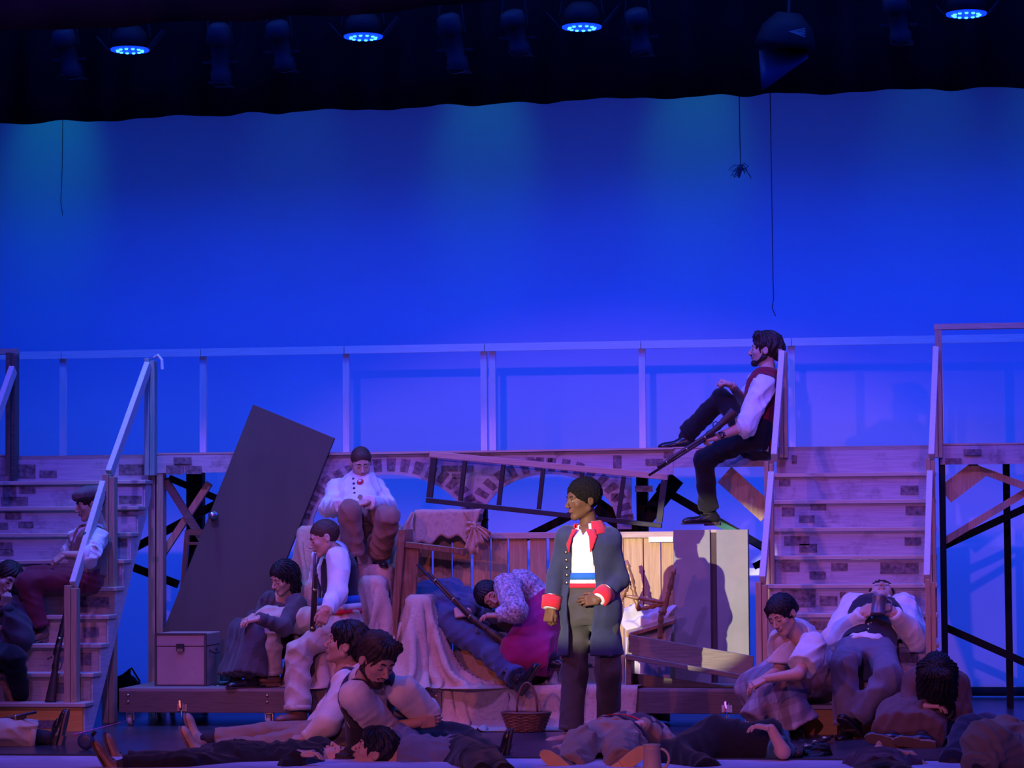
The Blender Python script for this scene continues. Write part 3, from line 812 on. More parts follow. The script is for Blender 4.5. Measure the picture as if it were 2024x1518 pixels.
# ---------------------------------------------------------------- figures
def solve(parent, px, py, L, sg):
    """point on the sight line of a pixel at bone length L from its parent; sg -1 nearer, +1 farther, 0 beside; ('Y', y) fixes the depth"""
    if isinstance(sg, tuple): return at(px, py, sg[1])
    d = ray(px, py); o = CAM; pa = Vector(parent)
    tc = (pa - o).dot(d); q = o + d * tc; m = (q - pa).length
    if sg == 0 or m >= L: return q
    return q + d * (sg * math.sqrt(L * L - m * m))
TP = [(-.30, .070, .060), (-.16, .088, .072), (0, .097, .074), (.25, .090, .068), (.45, .083, .062), (.65, .094, .066), (.8, .100, .067), (.92, .084, .055), (1.02, .046, .042)]
class Torso:
    """elliptical trunk swept along the spine; off widens it for clothes"""
    def __init__(s, P, off=0.0, t0=-.30, t1=1.02, belly=0.0, flat0=False, flat1=False, flare=0.0):
        s.P, s.off, s.t0, s.t1, s.belly, s.flat0, s.flat1, s.flare = P, off, t0, t1, belly, flat0, flat1, flare
        m = .12 * P.h + off + abs(flare)
        pts = np.array([P.sp(t)[0] for t in np.linspace(t0, t1, 6)])
        s.lo = (pts.min(0) - m).astype(f32); s.hi = (pts.max(0) + m).astype(f32)
    def local(s, p):
        P = s.P
        S = P.samples                                   # (n) t, centres, lateral, front
        best = None; bd = np.full(len(p), 1e9, f32); T = np.zeros(len(p), f32)
        ts, C = S
        for i in range(len(ts) - 1):
            a, b = C[i], C[i + 1]; ba = b - a; L2 = ba @ ba
            h = ((p - a) @ ba) / L2
            if i > 0: h = np.maximum(h, 0)
            if i < len(ts) - 2: h = np.minimum(h, 1)
            hc = np.clip(h, -9, 9)
            q = p - a - hc[:, None] * ba
            d = (q * q).sum(1); m = d < bd
            bd = np.where(m, d, bd); T = np.where(m, ts[i] + h * (ts[i + 1] - ts[i]), T)
        t = np.clip(T, -1.2, 1.3)
        c, l, f = P.sp_v(t)
        q = p - c
        return T, (q * l).sum(1), (q * f).sum(1)
    def d(s, p):
        T, u, v = s.local(p)
        t = np.clip(T, s.t0, s.t1); h = s.P.h
        tp = [a[0] for a in TP]
        rx = np.interp(t, tp, [a[1] for a in TP]) * h * s.P.wide + s.off; ry = np.interp(t, tp, [a[2] for a in TP]) * h * s.P.thick + s.off
        if s.P.fem: rx = rx * (1 - .07 * np.exp(-((t - .45) / .15) ** 2)); ry = ry * (1 + .12 * np.exp(-((t - .72) / .12) ** 2) * (v > 0))
        if s.belly: ry = ry + s.belly * np.exp(-((t - .35) / .25) ** 2) * (v > 0)
        if s.flare:
            g = np.clip((.3 - T) / 1.0, 0, 1.5); rx = rx + s.flare * g; ry = ry + s.flare * g
        k0 = np.sqrt((u / rx) ** 2 + (v / ry) ** 2); k1 = np.sqrt((u / rx ** 2) ** 2 + (v / ry ** 2) ** 2) + 1e-6
        d = k0 * (k0 - 1) / k1
        L = s.P.spine_len
        d = np.maximum(d, (T - s.t1) * L) if s.flat1 else np.where(T > s.t1, np.hypot(np.maximum(d, 0), (T - s.t1) * L), d)
        d = np.maximum(d, (s.t0 - T) * L) if s.flat0 else np.where(T < s.t0, np.hypot(np.maximum(d, 0), (T - s.t0) * L), d)
        return d.astype(f32)
class VCut:
    """front opening of a vest or coat: width w(t) given as [(t, half width)]"""
    def __init__(s, T, prof, back=0.0): s.T, s.prof, s.back = T, prof, back; s.lo, s.hi = T.lo - .1, T.hi + .1
    def d(s, p):
        T, u, v = s.T.local(p)
        w = np.interp(T, [a for a, b in s.prof], [b for a, b in s.prof])
        return np.maximum(np.abs(u) - w, s.back - v).astype(f32)

class Person:
    def __init__(s, label, h, root, neck, front, pfront=None, head=None, la=None, ra=None, ll=None, rl=None, bend=(0, 0, 0), fem=False, wide=1.0, thick=1.0,
                 hs=1.0, skin='fair', name='person', shw=1.0):
        """joints as (px, py, sign); root (px, py, Y)"""
        s.h, s.fem, s.wide, s.thick, s.hs = h, fem, wide, thick, hs
        s.root = at(*root)
        s.spine_len = .29 * h
        s.neck = solve(s.root, neck[0], neck[1], .29 * h, neck[2])
        s.spine_len = max(.2 * h, (s.neck - s.root).length)
        s.bend = Vector(bend)
        s.cf = Vector(front).normalized(); s.pf = Vector(pfront or front).normalized()
        ts = np.linspace(-.5, 1.2, 12)
        s.samples = (ts, np.array([s.sp(t)[0] for t in ts], dtype=f32))
        s.side = {}
        s.arm, s.leg = {}, {}
        for sd, arm, lg in ((1, la, ll), (-1, ra, rl)):
            c, l, f = s.sp(.93); sh = Vector(c) + Vector(l) * (sd * .112 * h * shw * (.93 if fem else 1))
            if arm:
                if arm.get('sh'): sh = solve(s.neck, arm['sh'][0], arm['sh'][1], .125 * h, arm['sh'][2])
                el = solve(sh, *arm['e'][:2], .172 * h, arm['e'][2]); wr = solve(el, *arm['w'][:2], .145 * h, arm['w'][2])
                s.arm[sd] = (sh, el, wr, arm)
            c, l, f = s.sp(0); hp = Vector(c) + Vector(l) * (sd * .055 * h)
            if lg:
                kn = solve(hp, *lg['k'][:2], .245 * h, lg['k'][2]); an = solve(kn, *lg['a'][:2], .235 * h, lg['a'][2])
                s.leg[sd] = (hp, kn, an, lg)
        hd = head
        s.hh = .135 * h * hs
        s.hc = solve(s.neck, hd['c'][0], hd['c'][1], .115 * h, hd['c'][2] if len(hd['c']) > 2 else 0)
        s.look = unit(hd['look']); s.hup = unit(hd.get('up', (0, 0, 1)))
        s.HM = frame(s.look, s.hup)
        s.skin = SKIN[skin]
        zmin = min([p.z for p in [s.root, s.neck] + [a for v in s.leg.values() for a in v[:3]]])
        s.t = thing(name, (s.root.x, s.root.y, max(0, zmin - .09)), label, 'person')
        s.hd = hd
        s.lips = 1
    # spine
    def sp(s, t):
        p0, p1 = s.root, s.neck
        mid = (p0 + p1) / 2 + s.bend
        if t <= 0: d = (mid - p0).normalized(); c = p0 + d * t * s.spine_len
        elif t >= 1: d = (p1 - mid).normalized(); c = p1 + d * (t - 1) * s.spine_len
        else:
            c = p0 * (1 - t) ** 2 + mid * 2 * t * (1 - t) + p1 * t * t; d = ((mid - p0) * (1 - t) + (p1 - mid) * t).normalized()
        k = min(1, max(0, t)); f = (s.pf * (1 - k) + s.cf * k); f = (f - d * f.dot(d)).normalized()
        l = d.cross(f)
        return np.array(tuple(c)), np.array(tuple(l)), np.array(tuple(f))
    def sp_v(s, t):
        if not hasattr(s, '_tab'):
            s._tt = np.linspace(-1.2, 1.3, 26); r = [s.sp(x) for x in s._tt]
            s._tab = [np.array([q[i] for q in r]) for i in range(3)]
        out = []
        for tb in s._tab: out.append(np.stack([np.interp(t, s._tt, tb[:, k]) for k in range(3)], 1))
        return out
    def headpt(s, x, y, z): return np.array(tuple(s.hc)) + s.HM @ (np.array([x, y, z]) * s.hh)
    # ------------------------------------------------ skin
    def body(s, vx=.012, arms=True, legs=True, closed=True):
        h = s.h; P = [(Torso(s, 0, -.16), 0)]
        for sd, (sh, el, wr, a) in s.arm.items():
            P += [(Ell(sh, (.034 * h,) * 3), .05), (Cone(sh, el, .029 * h, .024 * h), .03), (Cone(el, wr, .0245 * h, .0165 * h), .02)]
        for sd, (hp, kn, an, l) in s.leg.items():
            P += [(Cone(hp, kn, .048 * h, .033 * h), .04), (Cone(kn, an, .033 * h, .022 * h), .02)]
        nb = s.headpt(0, -.12, -.42)
        P += [(Cone(s.neck, nb, .036 * h, .031 * h), .04)]
        F = Field([p for p, k in P], vx)
        for p, k in P: F.add(p, k)
        V, Q = F.mesh()
        Vs, Qs, Ms = [V], [Q], [np.zeros(len(Q), np.int32)]; n = len(V)
        hv, hq, hm = HEADS[s.fem]
        W_ = lambda v: (v * s.hh) @ s.HM.T.astype(f32) + A(s.hc)
        Vs.append(W_(hv)); Qs.append(hq + n); Ms.append(hm); n += len(hv)
        T = []
        for v, f, mi in face_bits(s.fem, closed):
            Vs.append(W_(v)); T += [(tuple(i + n for i in q), mi) for q in f]; n += len(v)
        for sd, (sh, el, wr, a) in s.arm.items():
            pose = a.get('pose', 'relax')
            if pose is None: continue
            hv, hq = HANDS[pose]
            d = unit(a['dir']) if 'dir' in a else unit(wr - el)
            pal = a.get('palm', (0, 0, -1))
            R = frame(d, -np.asarray(pal, float))
            v = hv * f32(h / 1.72 * .98)
            if sd < 0: v = v * np.array([-1, 1, 1], f32); q = hq[:, ::-1]
            else: q = hq
            s.arm[sd][3]['_R'] = R
            Vs.append(v @ R.T.astype(f32) + A(wr)); Qs.append(q + n); Ms.append(np.zeros(len(q), np.int32)); n += len(v)
        V = np.concatenate(Vs); Qa = np.concatenate(Qs)
        faces = [tuple(q) for q in Qa.tolist()] + [f for f, m in T]
        mi = np.concatenate(Ms + [np.array([m for f, m in T], np.int32)])
        o0 = np.array(tuple(wloc(s.t)), dtype=f32)
        me = mesh_np('body', V - o0, faces, [s.skin[0], s.skin[1], M_BROW, M_EYE], mi, True)
        link('body', me, s.t)
        return s
    # ------------------------------------------------ clothes
    def shirt(s, mat, off=.013, sleeve='long', t0=.0, loose=1.0, vx=.009, wr=.006, neck=1.0, vneck=None, name='shirt', collar=None, belly=0.0, seed=1, cuff_r=1.0, flat0=True):
        h = s.h
        tr = Torso(s, off, t0, neck, belly, flat0, False); P = [(tr, 0)]
        for sd, (sh, el, w, a) in s.arm.items():
            P.append((Ell(sh, (.036 * h + off,) * 3), .05))
            slv = a.get('sleeve', sleeve)
            ru, rm = (.031 * h + off) * loose, (.027 * h + off * 1.1) * loose
            if slv == 'none': continue
            if slv == 'short': P.append((Cone(sh, sh.lerp(el, .75), ru, ru * 1.05, False, True), .03)); continue
            P.append((Cone(sh, el, ru, rm), .03))
            fr = .12 if slv == 'roll' else .97
            e = el.lerp(w, fr)
            P.append((Cone(el, e, rm, (rm * 1.02 if slv == 'roll' else (.020 * h + off * .8) * cuff_r), False, True), .02))
        F = Field([p for p, k in P], vx)
        for p, k in P: F.add(p, k)
        F.wrinkle(wr * 1.7, 30 / (h / 1.7), seed + int(abs(s.root.x) * 10))
        if vneck: F.sub(VCut(tr, vneck), .006)
        F.sub(Cone(s.sp(.93)[0], s.headpt(0, -.12, -.4), .034 * h, .040 * h))
        V, Q = F.mesh()
        o = sdf_obj(name, V, Q, mat, s.t)
        for sd, (sh, el, w, a) in s.arm.items():
            slv = a.get('sleeve', sleeve)
            if slv == 'roll':
                b = MB(); d = (w - el).normalized(); c = el.lerp(w, .13); r = (.027 * h + off * 1.1) * loose * 1.08
                b.tube([c - d * .025, c - d * .02, c + d * .02, c + d * .024], [r * .9, r * 1.02, r * 1.02, r * .86], 18); b.build('rolled_cuff', mat, o, True)
            elif slv == 'long' and not a.get('nocuff'):
                d = (w - el).normalized(); c = el.lerp(w, .95); r = (.020 * h + off * .8) * cuff_r * 1.04
                MB().tube([c - d * .03, c - d * .028, c + d * .018, c + d * .02], [r * .92, r * 1.02, r * .98, r * .84], 18).build('cuff', mat, o, True)
        if collar: s.collar(collar, o)
        return o
    def collar(s, mat, parent, r0=.043, hgt=.045, open_=.45, name='collar', flare=.012):
        """folded collar around the neck, open at the front"""
        h = s.h; c, l, f = s.sp(.985); ax = unit(np.array(s.headpt(0, -.12, -.35)) - c)
        f = unit(f - ax * (f @ ax)); l = np.cross(ax, f)
        rows = []
        prof = [(-.01, r0 * h + .004), (hgt * .6, r0 * h * .93), (hgt, r0 * h * .97), (hgt * .9, r0 * h * 1.06), (hgt * .1, r0 * h * 1.06 + flare), (-hgt * .45, r0 * h * 1.06 + flare * 2.0)]
        for z, r in prof:
            row = []
            for i in range(25):
                a = open_ + (2 * math.pi - 2 * open_) * i / 24
                fr = math.cos(a)
                dip = -.012 * max(0, fr)
                row.append(Vector(c + ax * (z + dip - (.02 * max(0, fr) if z < hgt * .2 else 0)) + (f * math.cos(a) + l * math.sin(a)) * r * (1.0 + .05 * fr)))
            rows.append(row)
        return MB().grid(rows).build(name, mat, parent, True, solid=.003)
    def trousers(s, mat, off=.014, t1=.33, vx=.010, wr=.004, ankle=.036, end=.97, knee=.042, seed=2, name='trousers', flare_in=None):
        h = s.h; P = [(Torso(s, off, -.26, t1, 0, False, True), 0)]
        for sd, (hp, kn, an, l) in s.leg.items():
            fl = l.get('end', end)
            P += [(Cone(hp, kn, .052 * h + off * .7, knee * h), .05), (Cone(kn, kn.lerp(an, fl), knee * h, ankle * h, False, True), .03)]
        F = Field([p for p, k in P], vx)
        for p, k in P: F.add(p, k)
        F.wrinkle(wr * 2.0, 26 / (h / 1.7), seed + int(abs(s.root.x) * 10))
        V, Q = F.mesh()
        o = sdf_obj(name, V, Q, mat, s.t)
        for sd, (hp, kn, an, l) in s.leg.items():
            fl = l.get('end', end); c = kn.lerp(an, fl); d = (an - kn).normalized(); r = ankle * h
            MB().tube([c - d * .03, c - d * .028, c + d * .004, c + d * .005], [r * .95, r * 1.03, r * 1.03, r * .8], 20).build('hem', mat, o, True)
        return o
    def waistband(s, mat, t0, t1, off, name='belt', parent=None):
        rows = []
        for t in (t0, (t0 + t1) / 2, t1):
            c, l, f = s.sp(t); tp = [a[0] for a in TP]
            rx = np.interp(t, tp, [a[1] for a in TP]) * s.h * s.wide + off; ry = np.interp(t, tp, [a[2] for a in TP]) * s.h * s.thick + off
            rows.append([Vector(c + l * rx * math.sin(2 * math.pi * i / 36) + f * ry * math.cos(2 * math.pi * i / 36)) for i in range(36)])
        return MB().grid(rows, True).build(name, mat, parent or s.t, True, solid=.004)
    def vest(s, mat, off=.026, t0=.12, t1=.99, prof=((.0, .012), (.5, .006), (1.0, .06)), vx=.010, name='vest', seed=3, buttons=0, wr=.003, bmat=None, hole=.058):
        h = s.h; tr = Torso(s, off, t0, t1, 0, True, False)
        F = Field([tr], vx); F.add(tr, 0)
        for sd, (sh, el, w, a) in s.arm.items():
            F.add(Ell(sh - (sh - s.neck) * .25, (.030 * h + off,) * 3), .05)
        F.wrinkle(wr, 22, seed)
        for sd, (sh, el, w, a) in s.arm.items():
            c, l, f = s.sp(.86); out = np.array(tuple(sh)) + l * sd * .03
            F.sub(Cone(np.array(tuple(sh)) - l * sd * .002, out, hole * h, .07 * h, False, False), .01)
        F.sub(VCut(tr, prof), .004)
        F.sub(Cone(s.sp(.90)[0], s.headpt(0, -.12, -.3), .040 * h, .050 * h))
        V, Q = F.mesh()
        o = sdf_obj(name, V, Q, mat, s.t)
        if buttons:
            for i in range(buttons):
                t = t0 + .06 + (.52 - t0) * i / max(1, buttons - 1); c, l, f = s.sp(t)
                tp = [a[0] for a in TP]; ry = np.interp(t, tp, [a[2] for a in TP]) * h * s.thick + off
                p = Vector(c + f * (ry + .001) + l * .018); MB().lathe(p, p + Vector(f) * .005, [(0, .008), (.7, .008), (1, .004)], 10).build('button', bmat or M_BUTTON, o, True)
        return o
    def shoes(s, mat, sole, boot=False, lace=True, scale=1.0):
        for sd, (hp, kn, an, l) in s.leg.items():
            if l.get('noshoe'): continue
            toe = unit(l['toe']) if 'toe' in l else unit((s.pf.x, s.pf.y, 0))
            up = l.get('up', tuple(unit(np.array(tuple(kn - an))))) if 'toe' in l else (0, 0, 1)
            R = frame(toe, up).astype(f32)
            (V, Q), (sv, sf) = SHOES[boot]
            k = f32(s.h / 1.72 * scale); fx = np.array([sd, 1, 1], f32) * 0 + 1
            o = sdf_obj('boot' if boot else 'shoe', (V * k) @ R.T + A(an), Q, mat, s.t)
            o0 = np.array(tuple(wloc(s.t)), dtype=f32)
            link('sole', mesh_np('sole', (sv * k) @ R.T + A(an) - o0, sf, [sole]), o)
            b = MB(); d_ = (an - kn).normalized(); b.tube([kn.lerp(an, .72), an - d_ * .01, an + d_ * .028], [.029 * s.h, .0258 * s.h, .018 * s.h], 16); b.build('sock', M_SOCK, s.t, True)
            if lace: link('laces', mesh_np('laces', (LACES[0] * k) @ R.T + A(an) - o0, LACES[1], [M_LACE], None, True), o)
    def hair(s, mat, style='short', seed=1, name='hair'):
        """cap of hair in head units, cut back from the face; long styles add falling locks"""
        T = .05
        cap = Ell((0, -.085, .155), (.335 + T, .415 + T, .365 + T))
        face = Ell((0, .46, -.16), (.335, .37, .40)); k = .02
        P = [cap]; subs = [face, Box((0, .1, -.75), (.7, .7, .42)), Ell((-.40, .0, -.08), (.12, .15, .16)), Ell((.40, .0, -.08), (.12, .15, .16))]
        frq, amp = 26, .012
        if style == 'crop': cap = Ell((0, -.085, .15), (.352, .432, .39)); P = [cap]; subs = [Ell((0, .44, -.14), (.33, .37, .39)), Box((0, .12, -.70), (.7, .7, .45)), Ell((-.41, .02, -.1), (.13, .17, .19)), Ell((.41, .02, -.1), (.13, .17, .19))]; frq, amp = 60, .006
        if style == 'afro': cap = Ell((0, -.09, .17), (.39, .465, .415)); P = [cap]; subs = [Ell((0, .52, -.2), (.36, .42, .47)), Box((0, .12, -.68), (.7, .7, .45)), Ell((-.44, .04, -.12), (.14, .19, .2)), Ell((.44, .04, -.12), (.14, .19, .2))]; frq, amp = 90, .012
        if style == 'swept': P = [cap, Cone((-.2, .22, .42), (.2, .27, .40), .13, .11), Ell((0, -.05, .36), (.33, .40, .22)), Cone((.2, .2, .4), (.34, .15, .16), .09, .05), Cone((0, -.44, .1), (0, -.42, -.18), .16, .12)]; frq, amp = 30, .02
        if style == 'mop': P = [cap, Ell((0, -.08, .25), (.41, .47, .34)), Cone((-.25, .25, .30), (.25, .25, .30), .12, .12), Cone((0, -.42, .1), (0, -.38, -.3), .2, .12)]; frq, amp = 24, .025
        if style == 'pulled': P = [cap, Ell((0, -.5, .0), (.17, .16, .18)), Cone((.30, .12, .3), (.335, .16, -.12), .06, .03)]; frq, amp = 30, .012
        if style in ('long', 'veil'):
            P = [cap, Cone((0, -.40, .05), (.05, -.36, -1.0), .24, .14), Cone((.27, -.15, .1), (.30, .02, -.95), .15, .10), Cone((-.27, -.15, .1), (-.30, -.02, -.85), .14, .09)]
            subs = subs[:1]; frq, amp = 30, .022
        if style == 'veil':
            P += [Cone((x, .30, .30), (x * 1.25, .42, -.85), .17, .12) for x in (-.26, -.09, .09, .26)] + [Ell((0, .40, -.2), (.3, .2, .5))] + [Cone((x, -.05, .2), (x * 1.15, .05, -.9), .2, .15) for x in (-.3, .3)]
            subs = []; amp = .020; frq = 46
        F = Field(P, .021, .06)
        F.add(P[0], 0)
        for p in P[1:]: F.add(p, .08)
        idx, p = F.near(.1)
        ang = np.arctan2(p[:, 0], -p[:, 1] + .3 * p[:, 2]); r = np.random.RandomState(seed)
        if style in ('afro', 'crop'): d = np.sin(p[:, 0] * frq) * np.sin(p[:, 1] * frq + 1) * np.sin(p[:, 2] * frq)
        else: d = np.sin(ang * frq * .6 + 3 * np.sin(p[:, 2] * 7 + r.uniform(0, 6)) + 2 * p[:, 1]) + .5 * np.sin(ang * frq * 1.3 + 5 * p[:, 2])
        F.D[idx] += (amp * d).astype(f32)
        for q in subs: F.sub(q, .03)
        idx, p = F.near(.12); fq = 34 if style not in ('afro', 'crop') else 55
        F.D[idx] += ((.010 if style not in ('afro', 'crop') else (.013 if style == 'afro' else .005)) * np.sin(p[:, 0] * fq + 2 * np.sin(p[:, 2] * 19)) * np.sin(p[:, 1] * fq * .8 + 2 * np.sin(p[:, 0] * 23)) * np.sin(p[:, 2] * fq * .6 + 1)).astype(f32)
        V, Q = F.mesh()
        return sdf_obj(name, (V * f32(s.hh)) @ s.HM.T.astype(f32) + A(s.hc), Q, mat, s.t)
    def beard(s, mat):
        P = [Cone((q * .285, -.03, .02), (q * .255, -.03, -.20), .05, .08) for q in (-1, 1)] + [Cone((q * .24, -.02, -.22), (q * .05, .265, -.42), .088, .098) for q in (-1, 1)] + [Ell((0, .295, -.415), (.11, .085, .095))]
        P += [Cone((0, .40, -.195), (q * .11, .355, -.245), .022, .020) for q in (-1, 1)]
        F = Field(P, .022, .05)
        for p in P: F.add(p, .04)
        F.sub(Ell((0, .44, -.255), (.10, .12, .04)), .02)
        idx, p = F.near(.08); F.D[idx] += (.008 * np.sin(p[:, 0] * 70) * np.sin(p[:, 2] * 60)).astype(f32)
        V, Q = F.mesh()
        return sdf_obj('beard', (V * f32(s.hh)) @ s.HM.T.astype(f32) + A(s.hc), Q, mat, s.t)
    def cap(s, mat):
        P = [Ell((0, -.10, .26), (.41, .49, .29)), Ell((0, .0, .34), (.42, .47, .20)), Ell((0, .22, .25), (.36, .24, .12))]
        F = Field(P, .026, .05)
        for p in P: F.add(p, .05)
        F.sub(Box((0, -.1, -.17), (.8, .9, .26)), .02); F.sub(Ell((0, .50, -.08), (.34, .34, .23)), .02)
        F.wrinkle(.012, 14, 4)
        V, Q = F.mesh()
        return sdf_obj('cap', (V * f32(s.hh)) @ s.HM.T.astype(f32) + A(s.hc), Q, mat, s.t)
    def skirt(s, mat, hem, t1=.36, r=(.062, .075, .085), vx=.012, wr=.008, seed=4, name='skirt', extra=()):
        """cloth bridging both legs; hem = fraction of the shin covered"""
        h = s.h; P = [(Torso(s, .02, -.26, t1, 0, False, True), 0)]
        L, R = s.leg[1], s.leg[-1]
        for k in np.linspace(0, 1, 4):
            hp = L[0].lerp(R[0], k); kn = L[1].lerp(R[1], k); an = L[2].lerp(R[2], k)
            P += [(Cone(hp, kn, r[0] * h, r[1] * h), .06), (Cone(kn, kn.lerp(an, hem), r[1] * h * .95, r[2] * h, False, True), .05)]
        for a, b_, ra, rb in extra: P.append((Cone(a, b_, ra, rb, False, True), .06))
        F = Field([p for p, k in P], vx)
        for p, k in P: F.add(p, k)
        ax = unit(np.array(tuple(L[2] + R[2] - L[1] - R[1])))
        F.wrinkle(wr, 24, seed, ax, .25)
        V, Q = F.mesh()
        return sdf_obj(name, V, Q, mat, s.t)

def skin_mat(name, col, rough=.5):
    m = plain(name, col, rough, .06, 14, .05, 120, spec=.22)
    b = m.node_tree.nodes['Principled BSDF']
    b.inputs['Subsurface Weight'].default_value = .0
    return m
SKIN = {'fair': (skin_mat('skin_fair', (.62, .39, .29)), skin_mat('lips_fair', (.50, .25, .21), .6)),
        'tan': (skin_mat('skin_tan', (.50, .29, .20)), skin_mat('lips_tan', (.40, .19, .15), .6)),
        'dark': (skin_mat('skin_dark', (.155, .072, .038), .5), skin_mat('lips_dark', (.19, .075, .06), .55))}
M_BROW = plain('brow_lash', (.02, .013, .01), .8); M_EYE = plain('eye_white', (.6, .58, .55), .3)
M_BUTTON = plain('dark_button', (.03, .025, .03), .3); M_LACE = plain('lace', (.10, .08, .07), .8); M_SOCK = plain('dark_sock', (.035, .03, .04), .9)
# ---------------------------------------------------------------- barricade on rolling wagons
m_oak = wood('aged_oak', (.11, .055, .035), (.22, .115, .07), 'x', .4)
m_oakz = wood('aged_oak_upright', (.11, .055, .035), (.22, .115, .07), 'z', .35)
m_pine = wood('pine_planks', (.42, .25, .105), (.58, .38, .18), 'z', .6, 2.2)
m_wag = wood('wagon_board', (.10, .065, .05), (.16, .105, .08), 'x', .6)
m_deck = wood('wagon_deck', (.22, .17, .15), (.30, .24, .21), 'x', .7)
m_steel = plain('steel', (.55, .55, .58), .3, metal=1.0)
m_grey = plain('grey_panel', (.30, .275, .225), .7, .12, 4, .08, 40)
m_iron = plain('dark_iron', (.05, .048, .05), .45, metal=.6)
m_burlap = burlap_mat('burlap', (.46, .33, .23))
ZW = .262
def wagon(pa, pb, Y0, Y1, label, latch, feet):
    xa, xb = at(pa, 1358, Y0).x, at(pb, 1370, Y0).x
    t = thing('rolling_wagon', ((xa + xb) / 2, (Y0 + Y1) / 2, 0), label, 'stage wagon', 'rolling wagons under the barricade')
    n = 4; 
    for i in range(n):
        y0 = Y0 + (Y1 - Y0) * i / n; y1 = Y0 + (Y1 - Y0) * (i + 1) / n
        MB().box(((xa + xb) / 2, (y0 + y1) / 2, ZW - .009), (xb - xa, y1 - y0 - .004, .018)).build('deck_board', m_deck, t)
    MB().box(((xa + xb) / 2, Y0 + .02, ZW - .018 - .075), (xb - xa, .038, .15)).build('front_board', m_wag, t, bevel=.003)
    MB().box(((xa + xb) / 2, Y1 - .02, ZW - .018 - .075), (xb - xa, .038, .15)).build('back_board', m_wag, t)
    for x in (xa + .02, xb - .02): MB().box((x, (Y0 + Y1) / 2, ZW - .018 - .075), (.038, Y1 - Y0 - .08, .15)).build('side_board', m_wag, t)
    for px in feet:
        x = at(px, 1420, Y0).x
        for y in (Y0 + .07, Y1 - .12):
            w = MB().lathe((x - .016, y, .042), (x + .016, y, .042), [(0, .036), (.1, .042), (.9, .042), (1, .036)], 16).build('caster_wheel', plain('caster_rubber', (.5, .5, .52), .5), t, True)
            b = MB(); b.box((x - .026, y, .062), (.006, .03, .05)); b.box((x + .026, y, .062), (.006, .03, .05)); b.box((x, y, .088), (.058, .05, .006)); b.build('caster_fork', m_steel, w)
    for px in latch:
        x = at(px, 1400, Y0).x; q = Vector((x, Y0 - .004, .13))
        h = MB().box(q, (.07, .006, .05)).build('hold_down_latch', m_steel, t)
        b = MB(); b.box(q + Vector((-.014, -.012, .012)), (.006, .03, .05)); b.box(q + Vector((.014, -.012, .012)), (.006, .03, .05)); b.bar(q + Vector((-.01, -.02, .05)), q + Vector((-.004, -.03, .0)), .012, .012, (1, 0, 0)); g_ = b.build('latch_lever', m_steel, h); MB().bar(q + Vector((-.012, -.028, .012)), q + Vector((-.012, -.036, -.022)), .012, .010, (1, 0, 0)).build('latch_grip', plain('red_grip', (.6, .06, .08), .4), h)
        MB().tube([q + Vector((0, -.01, -.02)), q + Vector((0, -.01, -.105))], .006, 8).build('latch_pin', m_steel, h, True)
    for px in feet:
        x = at(px, 1390, Y0).x
        for z in (.215, .17): MB().lathe((x, Y0 + .002, z), (x, Y0 - .008, z), [(0, .011), (.5, .011), (1, .006)], 8).build('bolt', plain('brass_bolt', (.7, .45, .25), .3, metal=1.0), t, True)
wagon(235, 872, .92, 1.84, 'left low wagon on casters carrying the trunk and the leaning door', (360,), (253, 528, 862))
wagon(876, 1490, .98, 1.84, 'right low wagon on casters under the bench and plank wall', (1437,), (900, 1480))

# leaning door
def plate(q, Y, th, name, mat, parent=None, bevel=0.0):
    """slab from four (px, py, Y) corners, thickness going back"""
    pts = [at(*c) for c in q]
    n = (pts[1] - pts[0]).cross(pts[2] - pts[0]).normalized()
    if n.y < 0: n = -n
    return MB().prism(pts, n * th).build(name, mat, parent, bevel=bevel)
TL, TR = at(500, 799, 1.96), at(661, 866, 1.96)
dn = Vector((at(325, 1240, 1.90) - TL)).normalized(); Ld = 2.03
dd = thing('leaning_door', (at(420, 1400, 1.92).x, 1.92, 0), 'plain dark door with a round knob leaning askew behind the trunk', 'door')
n_ = dn.cross((TR - TL).normalized()).normalized(); n_ = n_ if n_.y > 0 else -n_
pts = [TL, TR, TR + dn * (Ld - .06), TL + dn * (Ld - .06)]
MB().prism(pts, n_ * .035).build('slab', plain('door_paint', (.105, .088, .066), .7, .14, 3, .05, 30, stretch=(1, 1, .3)), dd, bevel=.003)
k = at(423, 1019, 1.92); kd = -n_
kn = MB().lathe(k + kd * .0, k + kd * .075, [(0, .032), (.08, .032), (.12, .012), (.45, .012), (.6, .026), (.85, .028), (1, .015)], 18).build('knob', m_steel, dd, True)

# trunk
def bx(name, mat, parent, x0, x1, y0, y1, z0, z1, bevel=.0): return MB().box(((x0 + x1) / 2, (y0 + y1) / 2, (z0 + z1) / 2), (x1 - x0, y1 - y0, z1 - z0)).build(name, mat, parent, bevel=bevel)
a, e = at(308, 1350, 1.2), at(406, 1350, 1.2)
z1 = at(357, 1252, 1.2).z; zl = at(357, 1278, 1.2).z
tk = thing('storage_trunk', ((a.x + e.x) / 2, 1.4, ZW), 'square fibreboard trunk with a dark clasp standing on the left wagon', 'trunk')
m_trunk = plain('trunk_fibre', (.42, .27, .22), .7, .1, 5, .1, 60); m_trim = plain('trunk_trim', (.07, .045, .05), .5)
bx('body', m_trunk, tk, a.x, e.x, 1.2, 1.6, ZW, zl - .002, .004); bx('lid', m_trunk, tk, a.x - .003, e.x + .003, 1.197, 1.603, zl + .002, z1, .005)
for x in (a.x, e.x): bx('corner_trim', m_trim, tk, x - .008, x + .008, 1.193, 1.208, ZW, z1)
bx('edge_trim', m_trim, tk, a.x - .004, e.x + .004, 1.192, 1.2, z1 - .012, z1 + .002); bx('edge_trim', m_trim, tk, a.x, e.x, 1.192, 1.2, ZW, ZW + .012)
